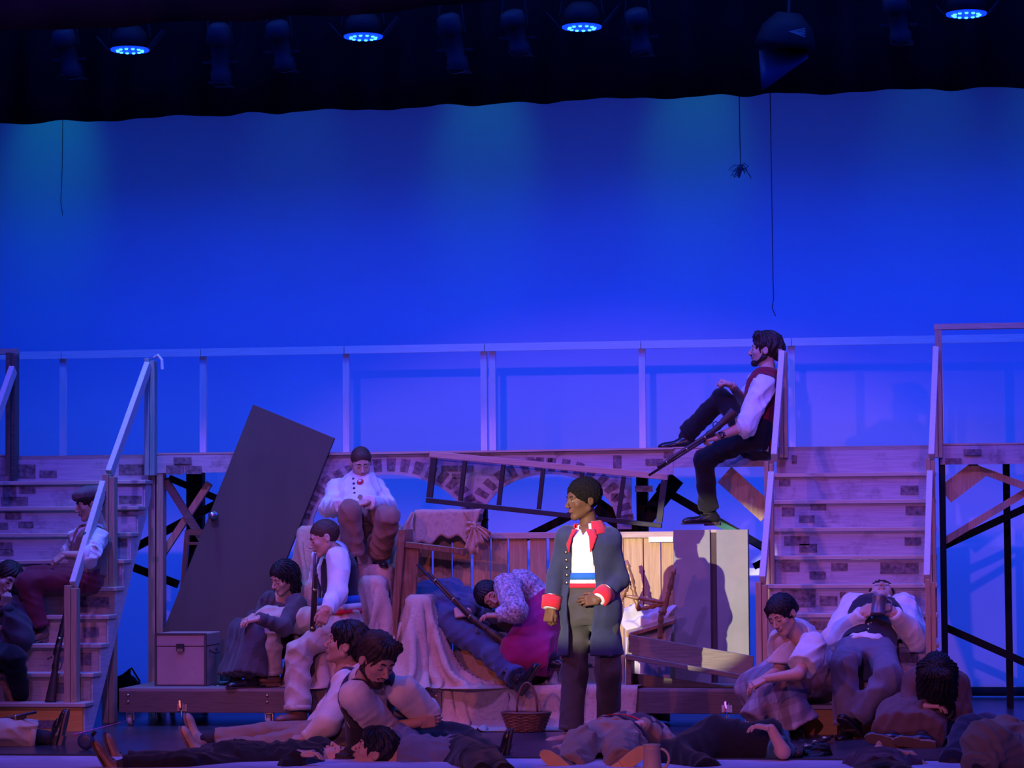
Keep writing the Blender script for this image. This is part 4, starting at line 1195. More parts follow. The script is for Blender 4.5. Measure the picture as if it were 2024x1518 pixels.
cx = (a.x + e.x) / 2
cl = bx('clasp', m_iron, tk, cx - .028, cx + .028, 1.185, 1.2, zl - .03, zl + .02); bx('clasp_hinge', m_steel, cl, cx - .02, cx + .02, 1.18, 1.186, zl - .035, zl - .015)
MB().tube([(e.x + .006, 1.3, zl - .03), (e.x + .03, 1.33, zl - .05), (e.x + .03, 1.45, zl - .05), (e.x + .006, 1.48, zl - .03)], .008, 8).build('side_handle', m_trim, tk, True)

# dark frame behind the door
fr = thing('dark_chair', (at(385, 1300, 2.0).x, 2.0, 0), 'dark wooden chair back half hidden behind the leaning door', 'chair')
for p0, p1 in (((371, 1048), (340, 1330)), ((428, 1048), (405, 1330))): MB().bar(at(*p0, 1.99), Vector((at(*p1, 1.99).x, 2.0, .0)), .035, .03).build('upright', m_oakz, fr)
for y in (1052, 1074): MB().bar(at(372, y, 1.985), at(426, y, 1.985), .045 if y == 1052 else .02, .02).build('back_rail', m_oak, fr)

# plank wall
YW = 1.80
zt = at(1100, 1052, YW).z
pw = thing('plank_wall', (at(1100, 1300, YW).x, YW, ZW), 'upright pine plank wall with gaps and a top rail, middle of the barricade', 'plank wall')
edges = [(806, 853), (857, 892), (895, 930), (936, 969), (972, 1003), (1006, 1042), (1048, 1080), (1086, 1118), (1120, 1156), (1158, 1194), (1196, 1232), (1233, 1271), (1273, 1306), (1308, 1332)]
for i, (p0, p1) in enumerate(edges):
    xa, xb = at(p0, 1150, YW).x, at(p1, 1150, YW).x
    bx('plank', m_pine, pw, xa, xb, YW + .004 * (i % 2), YW + .022 + .004 * (i % 2), ZW, zt - .012, .002)
xa, xb = at(806, 1050, YW).x, at(1332, 1050, YW).x
bx('top_rail', m_lumx, pw, xa, xb, YW - .02, YW + .05, zt - .045, zt + .0, .003)
bx('bottom_rail', m_lumx, pw, xa, xb, YW + .03, YW + .06, ZW + .1, ZW + .18)
x = at(1283, 1070, YW).x
bx('white_strip', plain('white_strip', (.85, .83, .78), .6), pw, x, at(1331, 1070, YW).x, YW - .03, YW - .021, zt - .075, zt - .038)
# crate of two pale panels
ct = thing('tall_crate', (at(1405, 1300, 1.72).x, 1.75, ZW), 'tall crate of two flat pale panels under the seated man\'s shoe', 'crate')
zc = at(1405, 1047, 1.70).z
for p0, p1 in ((1332, 1404), (1417, 1479)):
    bx('panel', m_grey, ct, at(p0, 1150, 1.70).x, at(p1, 1150, 1.70).x, 1.70, 1.72, ZW, zc, .002)
bx('panel_gap', plain('crate_inside', (.10, .06, .05), .8), ct, at(1404, 1150, 1.72).x, at(1417, 1150, 1.72).x, 1.725, 1.74, ZW, zc - .01)
bx('top_board', m_lumx, ct, at(1332, 1150, 1.70).x, at(1479, 1150, 1.70).x, 1.722, 1.83, zc - .02, zc)
bx('side_board', m_grey, ct, at(1479, 1150, 1.70).x - .02, at(1479, 1150, 1.70).x, 1.722, 1.83, ZW, zc - .022)

# slanted open frame
m_fdark = plain('frame_dark_paint', (.022, .018, .022), .6, .3)
wf = thing('open_frame', (at(1080, 1040, 1.75).x, 1.75, at(1080, 1045, 1.75).z), 'long slanted open wooden frame with upright bars resting behind the crates', 'wooden frame')
YFm = 1.93
def fl(px): return 893 + (px - 855) * (938 - 893) / (1318 - 855) + 5
def fb(px): return 993 + (px - 845) * (1043 - 993) / (1305 - 845) - 4
MB().bar(at(850, fl(850), YFm), at(1320, fl(1320), YFm), .045, .06).build('top_bar', wood('frame_top', (.50, .30, .22), (.62, .40, .30), 'x'), wf, bevel=.003)
MB().bar(at(843, fb(843), YFm), at(1308, fb(1308), YFm), .035, .06).build('bottom_bar', m_fdark, wf, bevel=.003)
for i, (p0, p1) in enumerate(((858, 849), (919, 910), (995, 986), (1074, 1065), (1151, 1142), (1233, 1222), (1313, 1303))):
    MB().bar(at(p0, fl(p0) + 7, YFm), at(p1, fb(p1) - 6, YFm), .042 if i in (0, 6) else .028, .05).build('upright_bar', m_fdark, wf)
wf.location.z -= 0

# upturned bench (dark plank with arm)
ub = thing('upended_bench', (at(790, 1330, 1.25).x, 1.3, ZW), 'dark scuffed bench stood on end with one leg pointing right', 'bench')
m_scuff = wood('scuffed_oak', (.12, .05, .035), (.24, .12, .08), 'z', .3, 2.0, (.45, .33, .28), .35)
def slab(c4, Y, th, name, mat, par): return MB().prism([at(x, y, Y) for x, y in c4], (0, th, 0)).build(name, mat, par, bevel=.003)
slab([(763, 1345), (777, 1345), (802, 1046), (787, 1046)], 1.14, .30, 'seat_plank', m_scuff, ub)
slab([(780, 1345), (808, 1345), (829, 1085), (789, 1082)], 1.17, .03, 'apron_plank', m_scuff, ub)
MB().bar(at(786, 1074, 1.2), at(915, 1090, 1.2), .042, .10).build('leg', m_scuff, ub, bevel=.003)
MB().bar(at(911, 1090, 1.2), at(919, 1091, 1.2), .05, .11).build('leg_end', m_oak, ub, bevel=.003)

# tipped bench on the right wagon
rb = thing('tipped_bench', (at(1365, 1390, 1.15).x, 1.2, ZW), 'long dark bench tipped forward on the right wagon below the pale crate', 'bench')
m_bench = wood('bench_wood', (.16, .11, .075), (.26, .185, .125), 'x', .35)
slab([(1238, 1292), (1488, 1338), (1490, 1297), (1243, 1254)], 1.28, .03, 'back_board', m_bench, rb)
MB().prism([at(1236, 1293, 1.02), at(1487, 1337, 1.02), at(1490, 1337, 1.30), at(1240, 1292, 1.30)], (0, 0, -.035)).build('seat_board', m_bench, rb, bevel=.003)
for p0, y0 in ((1237, 1300), (1478, 1342)):
    a = at(p0, y0, 1.06); b_ = at(p0 + 10, y0, 1.06)
    bx('end_board', m_bench, rb, a.x, a.x + .035, 1.06, 1.29, ZW, a.z - .01)
slab([(1246, 1372), (1480, 1381), (1480, 1362), (1246, 1330)], 1.22, .02, 'lower_board', m_bench, rb)

# broken chair lying upside down
bc = thing('broken_chair', (at(1290, 1265, 1.5).x, 1.5, at(1290, 1265, 1.5).z), 'upside-down chair with turned legs tangled beside the man in the coat', 'chair')
m_turn = wood('turned_wood', (.26, .11, .045), (.40, .19, .08), 'z', .3)
spin = [(0, .012), (.08, .016), (.12, .022), (.16, .014), (.30, .021), (.44, .024), (.5, .014), (.54, .022), (.6, .014), (.78, .021), (.88, .014), (.92, .02), (1, .013)]
for a, b_, ya, yb in (((1238, 1108), (1263, 1208), 1.55, 1.50), ((1334, 1121), (1311, 1216), 1.42, 1.46), ((1307, 1202), (1304, 1262), 1.36, 1.40), ((1243, 1148), (1225, 1190), 1.50, 1.44)):
    MB().lathe(at(a[0], a[1], ya), at(b_[0], b_[1], yb), spin, 12).build('leg', m_turn, bc, True)
rung = [(0, .010), (.15, .012), (.3, .017), (.36, .011), (.5, .019), (.64, .011), (.7, .017), (.85, .012), (1, .010)]
MB().lathe(at(1231, 1177, 1.48), at(1316, 1191, 1.46), rung, 10).build('rung', m_turn, bc, True)
MB().lathe(at(1262, 1205, 1.52), at(1320, 1192, 1.46), rung, 10).build('rung', m_turn, bc, True)
MB().prism([at(1240, 1252, 1.36), at(1334, 1224, 1.42), at(1334, 1216, 1.60), at(1240, 1244, 1.56)], (0, 0, -.03)).build('seat', m_turn, bc, bevel=.004)

# ---------------------------------------------------------------- burlap
def rr_perim(x0, x1, y0, y1, n, r=.03):
    """points and outward normals around a rounded rectangle"""
    out = []
    per = []
    for (cx, cy, a0) in ((x1 - r, y1 - r, 0), (x0 + r, y1 - r, 90), (x0 + r, y0 + r, 180), (x1 - r, y0 + r, 270)):
        for i in range(7):
            a = math.radians(a0 + 15 * i); per.append(((cx + r * math.cos(a), cy + r * math.sin(a)), (math.cos(a), math.sin(a))))
    pts = []
    m = len(per)
    for i in range(m):
        (p, nn), (q, n2) = per[i], per[(i + 1) % m]
        L = math.hypot(q[0] - p[0], q[1] - p[1]); k = max(1, int(L / .02))
        for j in range(k):
            t = j / k; pts.append(((p[0] + (q[0] - p[0]) * t, p[1] + (q[1] - p[1]) * t), (nn[0] + (n2[0] - nn[0]) * t, nn[1] + (n2[1] - nn[1]) * t)))
    return pts
def draped(x0, x1, y0, y1, zt, zb, label, seed, flare=.10, amp=.034, name='burlap_cover', mat=None, tilt=0.0, cat='cloth', sag=.01, parent=None):
    rnd = random.Random(seed); ph = [rnd.uniform(0, 6.28) for _ in range(6)]
    per = rr_perim(x0, x1, y0, y1, 0); n = len(per)
    cx, cy = (x0 + x1) / 2, (y0 + y1) / 2
    rows = []
    for s in (0.02, .35, .7, .92):
        rows.append([Vector((cx + (p[0] - cx) * s, cy + (p[1] - cy) * s, zt - sag * (1 - s) + .006 * math.sin(p[0] * 31 + ph[0]) * s + tilt * (p[0] - cx) * s)) for p, q in per])
    Hh = zt - zb
    per_len = 0; acc = [0]
    for i in range(n): per_len += math.hypot(per[(i + 1) % n][0][0] - per[i][0][0], per[(i + 1) % n][0][1] - per[i][0][1]); acc.append(per_len)
    k1 = max(4, round(per_len / .15)); k2 = max(6, round(per_len / .07))
    for s in (0, .03, .08, .16, .28, .42, .58, .75, .9, 1.0):
        row = []
        for i, (p, q) in enumerate(per):
            th = acc[i] / per_len * 2 * math.pi
            w = math.sin(k1 * th + ph[1] + 1.2 * math.sin(2 * th + ph[2])) + .45 * math.sin(k2 * th + ph[3] + 2.0 * s)
            w = (1 - abs(math.sin(.5 * (k1 * th + ph[1] + 1.6 * math.sin(3 * th + ph[2]) + .8 * s)))) * 2.2 - .8 + .35 * math.sin(k2 * th + ph[3] + 2.5 * s) + .12 * math.sin(2.3 * k2 * th + 5 * s)
            o = .012 * min(1, s / .05) + flare * s ** 1.3 + amp * w * min(1, s * 1.4)
            hem = (.03 * math.sin(3 * th + ph[4]) + .02 * math.sin(9 * th + ph[5])) * s
            row.append(Vector((p[0] + q[0] * o, p[1] + q[1] * o, max(zt - Hh * s + (hem if zb > .02 + ZW or s < 1 else abs(hem) * .2) + tilt * (p[0] - cx), .004) - (.008 if s == 0 else 0) * 0)))
        rows.append(row)
    o = MB().grid(rows, True).build(name, mat or m_burlap, parent, True, solid=.006)
    if parent is None: tag(o, label, cat)
    return o
def drape_sim(P, boxes, floor, steps=80, iters=14, seed=0, fric=.5, th=.02, pin=0, rest=None):
    """settle a cloth grid P (n,m,3) over boxes (x0,x1,y0,y1,z0,z1): position-based springs"""
    n, m, _ = P.shape
    P = P.astype(np.float64); rnd = np.random.RandomState(seed)
    P[..., 2] += rnd.normal(size=(n, m)) * .004
    V = np.zeros_like(P)
    def grp(a, b):
        return (a, b, None)
    S = []
    def add(sa, sb, stiff):
        L = np.linalg.norm(P0[sa] - P0[sb], axis=-1); S.append((sa, sb, L, stiff))
    P0 = P.copy() if rest is None else rest
    def sl(o, step, lim): return slice(o, lim, step)
    for d, k in ((1, 1.0), (2, .25)):
        for o in range(2 * d):
            ia = np.arange(n - d); ia = ia[(ia // d) % 2 == (o // d) % 2] if d > 1 else ia[ia % 2 == o]
            if len(ia): add((ia, slice(None)), (ia + d, slice(None)), k)
            ja = np.arange(m - d); ja = ja[(ja // d) % 2 == (o // d) % 2] if d > 1 else ja[ja % 2 == o]
            if len(ja): add((slice(None), ja), (slice(None), ja + d), k)
            if d > 1 and o >= 1: break
    for o in (0, 1):
        ia = np.arange(n - 1); ia = ia[ia % 2 == o]
        add((ia, slice(0, m - 1)), (ia + 1, slice(1, m)), .6); add((ia, slice(1, m)), (ia + 1, slice(0, m - 1)), .6)
    pm = np.zeros((n, m), bool)
    for x0, x1, y0, y1, z0, z1 in boxes[:pin]:
        pm |= (P[..., 0] > x0 + .03) & (P[..., 0] < x1 - .03) & (P[..., 1] > y0 + .03) & (P[..., 1] < y1 - .03)
    if pin: P[..., 2][pm] = boxes[0][5] + th
    PP = P.copy()
    if pin:     # long-range tethers: no particle may be farther from its nearest pinned one than on the flat sheet
        pi = np.argwhere(pm); pp = PP[pm]; fl2 = P0.reshape(-1, 3)[:, :2]
        dd = np.linalg.norm(fl2[:, None, :] - P0[pm][None, :, :2], axis=-1); k_ = dd.argmin(1)
        NP = pp[k_].reshape(n, m, 3); NL = dd.min(1).reshape(n, m) * 1.04 + .002
    dt = 1 / 45
    for st in range(steps):
        V[..., 2] -= 6.0 * dt; V *= .93
        Q = P + V * dt
        hit = np.zeros((n, m), bool)
        for it in range(iters):
            for sa, sb, L, k in S:
                d = Q[sb] - Q[sa]; l = np.linalg.norm(d, axis=-1) + 1e-9
                c = (d * ((l - L) / l * .5 * k)[..., None])
                Q[sa] += c; Q[sb] -= c
            Q[pm] = PP[pm]
            if pin and it == iters - 1:
                dv = Q - NP; ln = np.linalg.norm(dv, axis=-1) + 1e-9; ov = ln > NL; Q[ov] = NP[ov] + dv[ov] * (NL[ov] / ln[ov])[:, None]
            for x0, x1, y0, y1, z0, z1 in boxes:
                ins = (Q[..., 0] > x0 - th) & (Q[..., 0] < x1 + th) & (Q[..., 1] > y0 - th) & (Q[..., 1] < y1 + th) & (Q[..., 2] > z0 - th) & (Q[..., 2] < z1 + th)
                if ins.any():
                    q = Q[ins]; pen = np.stack([q[:, 0] - x0 + th, x1 + th - q[:, 0], q[:, 1] - y0 + th, y1 + th - q[:, 1], (z1 + th - q[:, 2])], 1)
                    a = pen.argmin(1); r = np.arange(len(q)); v = pen[r, a]
                    for ax, sg, kk in ((0, -1, 0), (0, 1, 1), (1, -1, 2), (1, 1, 3), (2, 1, 4)):
                        mk = a == kk; q[mk, ax] += sg * v[mk]
                    Q[ins] = q; hit |= ins
            lo = Q[..., 2] < floor + .006; Q[..., 2] = np.maximum(Q[..., 2], floor + .006); hit |= lo
        Q[hit, :2] = P[hit, :2] + (Q[hit, :2] - P[hit, :2]) * .5
        V = (Q - P) / dt; V[hit] *= fric
        sp = np.linalg.norm(V, axis=-1, keepdims=True); V *= np.minimum(1, 2.5 / np.maximum(sp, 1e-6))
        P = Q
    return P
def cloth_sheet(cx, cy, w, d, z, res=.028, ang=0.0, jit=.0, seed=0):
    n, m = max(8, int(w / res)), max(8, int(d / res)); rnd = np.random.RandomState(seed)
    u, v = np.meshgrid(np.linspace(-w / 2, w / 2, n), np.linspace(-d / 2, d / 2, m), indexing='ij')
    c, s_ = math.cos(ang), math.sin(ang)
    x, y = cx + u * c - v * s_, cy + u * s_ + v * c
    zz = z + jit * (np.sin(u * 9 + rnd.uniform(0, 6)) + np.sin(v * 11 + u * 5 + rnd.uniform(0, 6)))
    return np.stack([x, y, zz], -1)
def cloth_obj(P, label, name='burlap_cover', mat=None, parent=None, fray=True):
    rows = [[Vector(p) for p in r] for r in P]
    o = MB().grid(rows).build(name, mat or m_burlap, parent, True, solid=.005)
    if parent is None: tag(o, label, 'cloth')
    return o
def dpx(p0, p1, pyt, pyb, y0, y1, label, seed, flare=.0, extra=(), over=.05, ang=None, base=None):
    """burlap settled over a hidden crate; pixel extents of the crate front"""
    a, e = at(p0, pyt, y0), at(p1, pyt, y0); zt_ = (a.z + e.z) / 2 - .014
    fl_ = ZW if base is None else base
    T_ = thing('covered_crate', ((a.x + e.x) / 2, (y0 + y1) / 2, fl_), label, 'crate', 'burlap-covered crates of the barricade')
    MB().box(((a.x + e.x) / 2, (y0 + y1) / 2, (zt_ + fl_) / 2 - .002), (e.x - a.x - .03, y1 - y0 - .03, zt_ - fl_ - .03)).build('crate_body', m_oak, T_)
    h_ = zt_ - fl_
    w_, d_ = e.x - a.x + 2 * min(h_, .62) * over, y1 - y0 + 2 * min(h_, .62) * over
    P = drape_sim(cloth_sheet((a.x + e.x) / 2, (y0 + y1) / 2, w_, d_, zt_ + .03, ang=ang if ang is not None else random.Random(seed).uniform(-.35, .35), jit=.01, seed=seed),
                  [(a.x, e.x, y0, y1, fl_ - .2, zt_)] + list(extra), fl_, seed=seed, pin=1)
    return cloth_obj(P, '', 'cover', None, T_)
dpx(592, 652, 1041, 1345, 1.56, 1.78, 'tall burlap-covered block just right of the leaning door', 1, over=.95)
dpx(662, 786, 1040, 1345, 1.58, 1.80, 'burlap-covered seat under the boy in the white shirt', 2, over=.9)
dpx(664, 768, 1118, 1345, 1.28, 1.52, 'burlap-covered step below the boy\'s shoes', 3, over=.95)
dpx(594, 640, 1152, 1345, 1.30, 1.46, 'low burlap-covered block between the girl and the slumped youth', 4, over=.95)
dpx(632, 700, 1252, 1400, 1.02, 1.20, 'burlap-covered seat beneath the slumped youth', 5, over=.95)
dpx(712, 756, 1140, 1345, 1.12, 1.22, 'narrow burlap-covered stack left of the upended bench', 6, over=.95)
dpx(806, 846, 1178, 1345, 1.08, 1.32, 'burlap cloth draped over a crate right of the upended bench', 7, over=1.05, ang=.5)
# bundle on the wall top with a knot
z0 = zt + .006
bu = thing('burlap_bundle', (at(875, 1060, 1.7).x, 1.7, z0 - .2), 'burlap bundle tied in a ragged knot, lying on top of the plank wall', 'bundle')
a, e = at(820, 1009, 1.60), at(926, 1007, 1.60)
draped(a.x, e.x, 1.60, 1.84, (a.z + e.z) / 2, at(870, 1068, 1.6).z, '', 8, flare=.004, amp=.005, name='cover', parent=bu, sag=.004)
bx('stuffing', m_burlap, bu, a.x + .015, e.x - .015, 1.615, 1.825, zt + .004, (a.z + e.z) / 2 - .012)
rows = []
for i, (px, py, w) in enumerate(((817, 1012, .012), (808, 1035, .03), (806, 1060, .055), (812, 1082, .06))):
    c = at(px, py, 1.585); rows.append([c + Vector((w * u, .010 * math.sin(u * 5 + i) - .01, -.02 * u * (i > 2))) for u in np.linspace(-1, 1, 9)])
MB().grid(rows).build('corner_flap', m_burlap, bu, True, solid=.005)
rnd = random.Random(9)
kc = at(938, 1040, 1.585)
F = Field([Ell(kc, (.07, .05, .06))], .007, .04); F.add(Ell(kc, (.034, .03, .03)), 0); F.add(Ell(kc + Vector((-.02, 0, .02)), (.03, .025, .022)), .01); F.wrinkle(.008, 90, 5); V, Q = F.mesh(); sdf_obj('knot', V, Q, m_burlap, bu)
for ang, L, w in ((-98, .17, .045), (-70, .11, .035), (-22, .12, .022), (96, .15, .06), (178, .06, .05)):
    d = Vector((math.cos(math.radians(ang)), 0, math.sin(math.radians(ang)))); sd = Vector((-d.z, 0, d.x))
    rows = []
    for k_ in range(6):
        u = k_ / 5; ww = .010 + w * u ** .8
        rows.append([kc + d * (L * u) + sd * (ww * v) + Vector((0, -.012 + .016 * math.sin(v * 6 + ang + u * 2), -.03 * u * u)) for v in np.linspace(-1, 1, 9)])
    MB().grid(rows).build('knot_tail', m_burlap, bu, True, solid=.004)
# big cloth spilling over the wagon front to the floor
def spill(c00, c10, c01, c11, label, seed, nu=40, nv=30, amp=.03, name='burlap_cloth', mat=None):
    """corner points (top left, top right, bottom left, bottom right) with a fold field"""
    rnd = random.Random(seed); ph = [rnd.uniform(0, 6.28) for _ in range(8)]
    A0, B0, C0, D0 = [Vector(c) for c in (c00, c10, c01, c11)]
    rows = []
    for j in range(nv + 1):
        v = j / nv; row = []
        for i in range(nu + 1):
            u = i / nu
            p = A0.lerp(B0, u).lerp(C0.lerp(D0, u), v)
            f = math.sin(u * 9 + v * 5 + ph[0] + 1.5 * math.sin(v * 6 + ph[1])) + .6 * math.sin(u * 17 - v * 9 + ph[2]) + .4 * math.sin(v * 14 + u * 5 + ph[3])
            e = math.sin(math.pi * min(1, max(0, u))) ** .5 if 0 < u < 1 else 0
            q = p + Vector((.02 * math.sin(v * 8 + ph[4]) + .03 * (u - .5) * math.sin(v * 11 + ph[5]), -.5 * amp * f, amp * f * .8))
            if j == nv: q.z = .006 + .004 * abs(math.sin(u * 40)); q.y += .05 * math.sin(u * 13 + ph[6]) + .02 * math.sin(u * 37)
            q.z = max(q.z, .006)
            row.append(q)
        rows.append(row)
    o = MB().grid(rows).build(name, mat or m_burlap, None, True, solid=.006)
    return tag(o, label, 'cloth')
wag_box = (at(880, 1370, .98).x - 1.5, at(1490, 1370, .98).x, .98, 1.84, -.3, ZW)
lc = (at(905, 1280, 1.3).x, at(1090, 1280, 1.3).x, 1.30, 1.66, ZW - .1, ZW + .24)
bx_ = MB().box(((lc[0] + lc[1]) / 2, (lc[2] + lc[3]) / 2, ZW + .118), (lc[1] - lc[0], lc[3] - lc[2], .234)); tag(bx_.build('low_crate', m_oak), 'low brown crate under the man lying with a musket', 'crate')
def wcloth(pa, pb, y0, y1, z, label, seed, boxes, ang=0, jit=.04):
    xa, xb = at(pa, 1370, 1.0).x, at(pb, 1370, 1.0).x
    R_ = cloth_sheet((xa + xb) / 2, (y0 + y1) / 2, (xb - xa) * 1.35, (y1 - y0) * 1.15, z, .028, ang, 0, seed)
    S_ = R_.copy(); S_[..., 0] = (xa + xb) / 2 + (S_[..., 0] - (xa + xb) / 2) / 1.35; S_[..., 1] = (y0 + y1) / 2 + (S_[..., 1] - (y0 + y1) / 2) / 1.15
    rr = np.random.RandomState(seed); f_ = rr.uniform(14, 22, 3); p_ = rr.uniform(0, 6, 3)
    S_[..., 2] += .045 + .045 * np.sin(S_[..., 0] * f_[0] + S_[..., 1] * 7 + p_[0]) + .03 * np.sin(S_[..., 1] * f_[1] - S_[..., 0] * 9 + p_[1])
    P = drape_sim(S_, boxes, 0.0, seed=seed, steps=60, rest=R_)
    cloth_obj(P, label, 'burlap_cloth')
wcloth(868, 1085, .50, 1.32, ZW + .10, 'large rumpled burlap cloth spilling over the wagon front onto the floor', 11, [wag_box, lc], .22, .05)
wcloth(1060, 1235, .62, 1.26, ZW + .14, 'shadowed burlap cloth behind the legs of the man in the coat', 12, [wag_box, lc], -.15, .045)
wcloth(900, 1090, 1.10, 1.72, ZW + .36, 'burlap bedding under the man lying with a musket', 13, [wag_box, lc], .1, .02)
# pale crumpled sheet behind the chair
spill(at(1232, 1198, 1.62), at(1328, 1200, 1.62), at(1236, 1262, 1.48), at(1326, 1268, 1.48), 'pale crumpled sheet behind the broken chair', 14, amp=.015, name='crumpled_sheet', mat=plain('pale_sheet', (.62, .58, .56), .8))
# ---------------------------------------------------------------- muskets
m_gunwood = plain('gun_stock', (.05, .03, .025), .4, .3, 12); m_gunmetal = plain('gun_barrel', (.07, .07, .085), .35, .2, 10, metal=.7)
def musket(a, b_, label, side=(0, -1, 0), L=None, band=True):
    """a = muzzle, b = butt"""
    a = Vector(a); b_ = Vector(b_); t = (b_ - a).normalized(); sd = Vector(side); sd = (sd - t * sd.dot(t)).normalized(); up = t.cross(sd)
    T = thing('musket', tuple((a + b_) / 2), label, 'musket', 'prop muskets')
    Lg = (b_ - a).length
    P = lambda s, u=0: a + t * (Lg * s) + up * u
    MB().tube([P(0, .008), P(.72, .008)], [.009, .013], 10).build('barrel', m_gunmetal, T, True)
    F = Field([Cone(P(.1), P(1), .04, .06)], .009, .04)
    F.add(Cone(P(.12, -.008), P(.68, -.008), .013, .018), .01); F.add(Cone(P(.68, -.008), P(.78, -.016), .02, .021), .02); F.add(Cone(P(.78, -.018), P(.985, -.045), .021, .042, False, True, sq=(tuple(sd), .5)), .02)
    V, Q = F.mesh(); sdf_obj('stock', V, Q, m_gunwood, T)
    if band:
        for s in (.2, .42, .62): MB().tube([P(s, 0), P(s + .012, 0)], [.021, .021], 10).build('band', plain('brass_band', (.6, .42, .2), .35, metal=1.0), T, True)
    MB().bar(P(.73, .02), P(.75, .05), .012, .012).build('lock', m_gunmetal, T)
    MB().tube([P(.74, -.035), P(.76, -.06), P(.79, -.058), P(.80, -.035)], .004, 6).build('trigger_guard', m_gunmetal, T, True)
    return T
musket(at(625, 1094, .70), atz(609, 1433), 'musket standing upright beside the slumped youth\'s knee', (0, -1, 0))
musket(at(170, 1052, .80), at(86, 1392, .45), 'musket leaning on the left stairs in front of the youth in the cap', (0, -1, 0))
musket(at(826, 1114, 1.12), at(992, 1282, 1.0), 'musket lying across the man on the burlap', (0, -1, 0))
musket(at(1281, 938, 1.52), at(1462, 822, 1.56), 'musket held by the man in the crimson vest', (0, -1, 0))
musket(atz(1648, 1455, .03), atz(1556, 1490, .03), 'musket lying on the floor near the drinking man\'s shoe', (0, 0, 1))
musket(at(72, 1410, -.8), at(-120, 1450, -.75), 'musket poking in from the left edge above the boots', (0, -1, 0))

# ---------------------------------------------------------------- small props
# wicker basket
g = atz(1040, 1446)
bk = thing('wicker_basket', (g.x, g.y, 0), 'dark wicker basket with a tall hoop handle on the floor', 'basket')
m_wick = plain('wicker', (.20, .085, .05), .5, .35, 20, .3, 40)
def ring(z, rx, ry, n=40, ph=0, amp=.0): return [Vector((g.x + rx * math.cos(2 * math.pi * i / n), g.y + ry * math.sin(2 * math.pi * i / n) + 0, z)) for i in range(n + 1)]
for j in range(11):
    z = .008 + .0105 * j; s = 1 + .035 * j; rx, ry = .118 * s, .085 * s
    n = 44; pts = []
    for i in range(n + 1):
        a = 2 * math.pi * i / n; w = .006 * math.cos(i * math.pi * 11 / 22 + j * math.pi)
        pts.append(Vector((g.x + (rx + w) * math.cos(a), g.y + (ry + w) * math.sin(a), z)))
    MB().tube(pts, .0062, 5, False).build('woven_row', m_wick, bk, True)
for i in range(22):
    a = 2 * math.pi * i / 22; MB().tube([Vector((g.x + .118 * math.cos(a), g.y + .085 * math.sin(a), .0)), Vector((g.x + .163 * math.cos(a), g.y + .117 * math.sin(a), .128))], .004, 5).build('stake', m_wick, bk)
MB().tube(ring(.128, .165, .118), .010, 6, False).build('rim', m_wick, bk, True)
MB().tube([Vector((g.x + .07 * math.cos(a) * 1.0 , g.y + .05, .125 + .20 * math.sin(a))) for a in np.linspace(0, math.pi, 16)], .008, 8).build('handle', m_wick, bk, True)
MB().poly([(g.x + .115 * math.cos(2 * math.pi * i / 20), g.y + .083 * math.sin(2 * math.pi * i / 20), .006) for i in range(20)], [tuple(range(20))]).build('base', m_wick, bk)
# stoneware mug on the apron
g = atz(1289, 1530)
mg = thing('stoneware_mug', (g.x, g.y, 0), 'pale stoneware mug with a handle standing at the stage front', 'mug')
m_mug = plain('stoneware', (.55, .43, .34), .45, .08, 8)
MB().lathe(g, g + Vector((0, 0, .165)), [(0, .05), (.03, .054), (.2, .053), (.5, .050), (.8, .047), (.82, .050), (.86, .050), (.88, .047), (.94, .048), (.96, .051), (1, .050)], 24).build('cup', m_mug, mg, True)
MB().tube([g + Vector((.045 + .05 * math.sin(a), 0, .085 + .055 * math.cos(a) * -1)) for a in np.linspace(.1, math.pi - .1, 10)], .008, 8).build('handle', m_mug, mg, True)
# tankard of the drinking man is built after the figures; red folded cloth, cup, tape, bag
q = atz(806, 1492)
rc = MB().prism([at(790, 1500, -1.35), at(812, 1500, -1.35), at(806, 1458, -1.35), at(786, 1456, -1.35)], (0, .02, 0)).build('folded_cloth', plain('red_cloth', (.55, .03, .07), .8), None, bevel=.004)
tag(rc, 'red folded cloth propped beside the bearded man\'s elbow', 'cloth')
g = atz(868, 1462)
cp = thing('tin_cup', (g.x, g.y, 0), 'small pale tin cup lying on the floor right of the bearded man', 'cup')
MB().lathe(g + Vector((-.05, 0, .035)), g + Vector((.05, 0, .04)), [(0, .030), (.05, .033), (.9, .036), (1, .034)], 16).build('cup', plain('pale_tin', (.6, .6, .62), .35, metal=.4), cp, True)
MB().tube([g + Vector((-.02, -.033, .05)), g + Vector((-.01, -.06, .06)), g + Vector((.02, -.06, .06)), g + Vector((.03, -.033, .05))], .004, 6).build('handle', m_steel, cp, True)
a, e = atz(148, 1452), atz(256, 1424)
MB_ = MB().bar(a + Vector((0, 0, .002)), e + Vector((0, 0, .002)), .02, .003, (0, 0, 1)); tag(MB_.build('spike_tape', plain('pink_tape', (.9, .10, .30), .6)), 'pink tape line on the dark floor beside the left stairs', 'tape')
g = atz(250, 1396)
bg = thing('black_bag', (g.x, g.y, 0), 'black bag slumped in the shadow behind the left stairs', 'bag')
F = Field([Ell(g + Vector((0, 0, .13)), (.2, .14, .16))], .015)
F.add(Ell(g + Vector((0, 0, .12)), (.12, .10, .13)), 0); F.add(Ell(g + Vector((-.07, 0, .07)), (.1, .1, .08)), .05); F.add(Cone(g + Vector((0, 0, .2)), g + Vector((.02, 0, .29)), .04, .02), .03); F.wrinkle(.01, 30, 3)
F.D = np.maximum(F.D, (.002 - F.ax[2])[None, None, :]); V, Q = F.mesh(); sdf_obj('body', V, Q, m_black, bg)
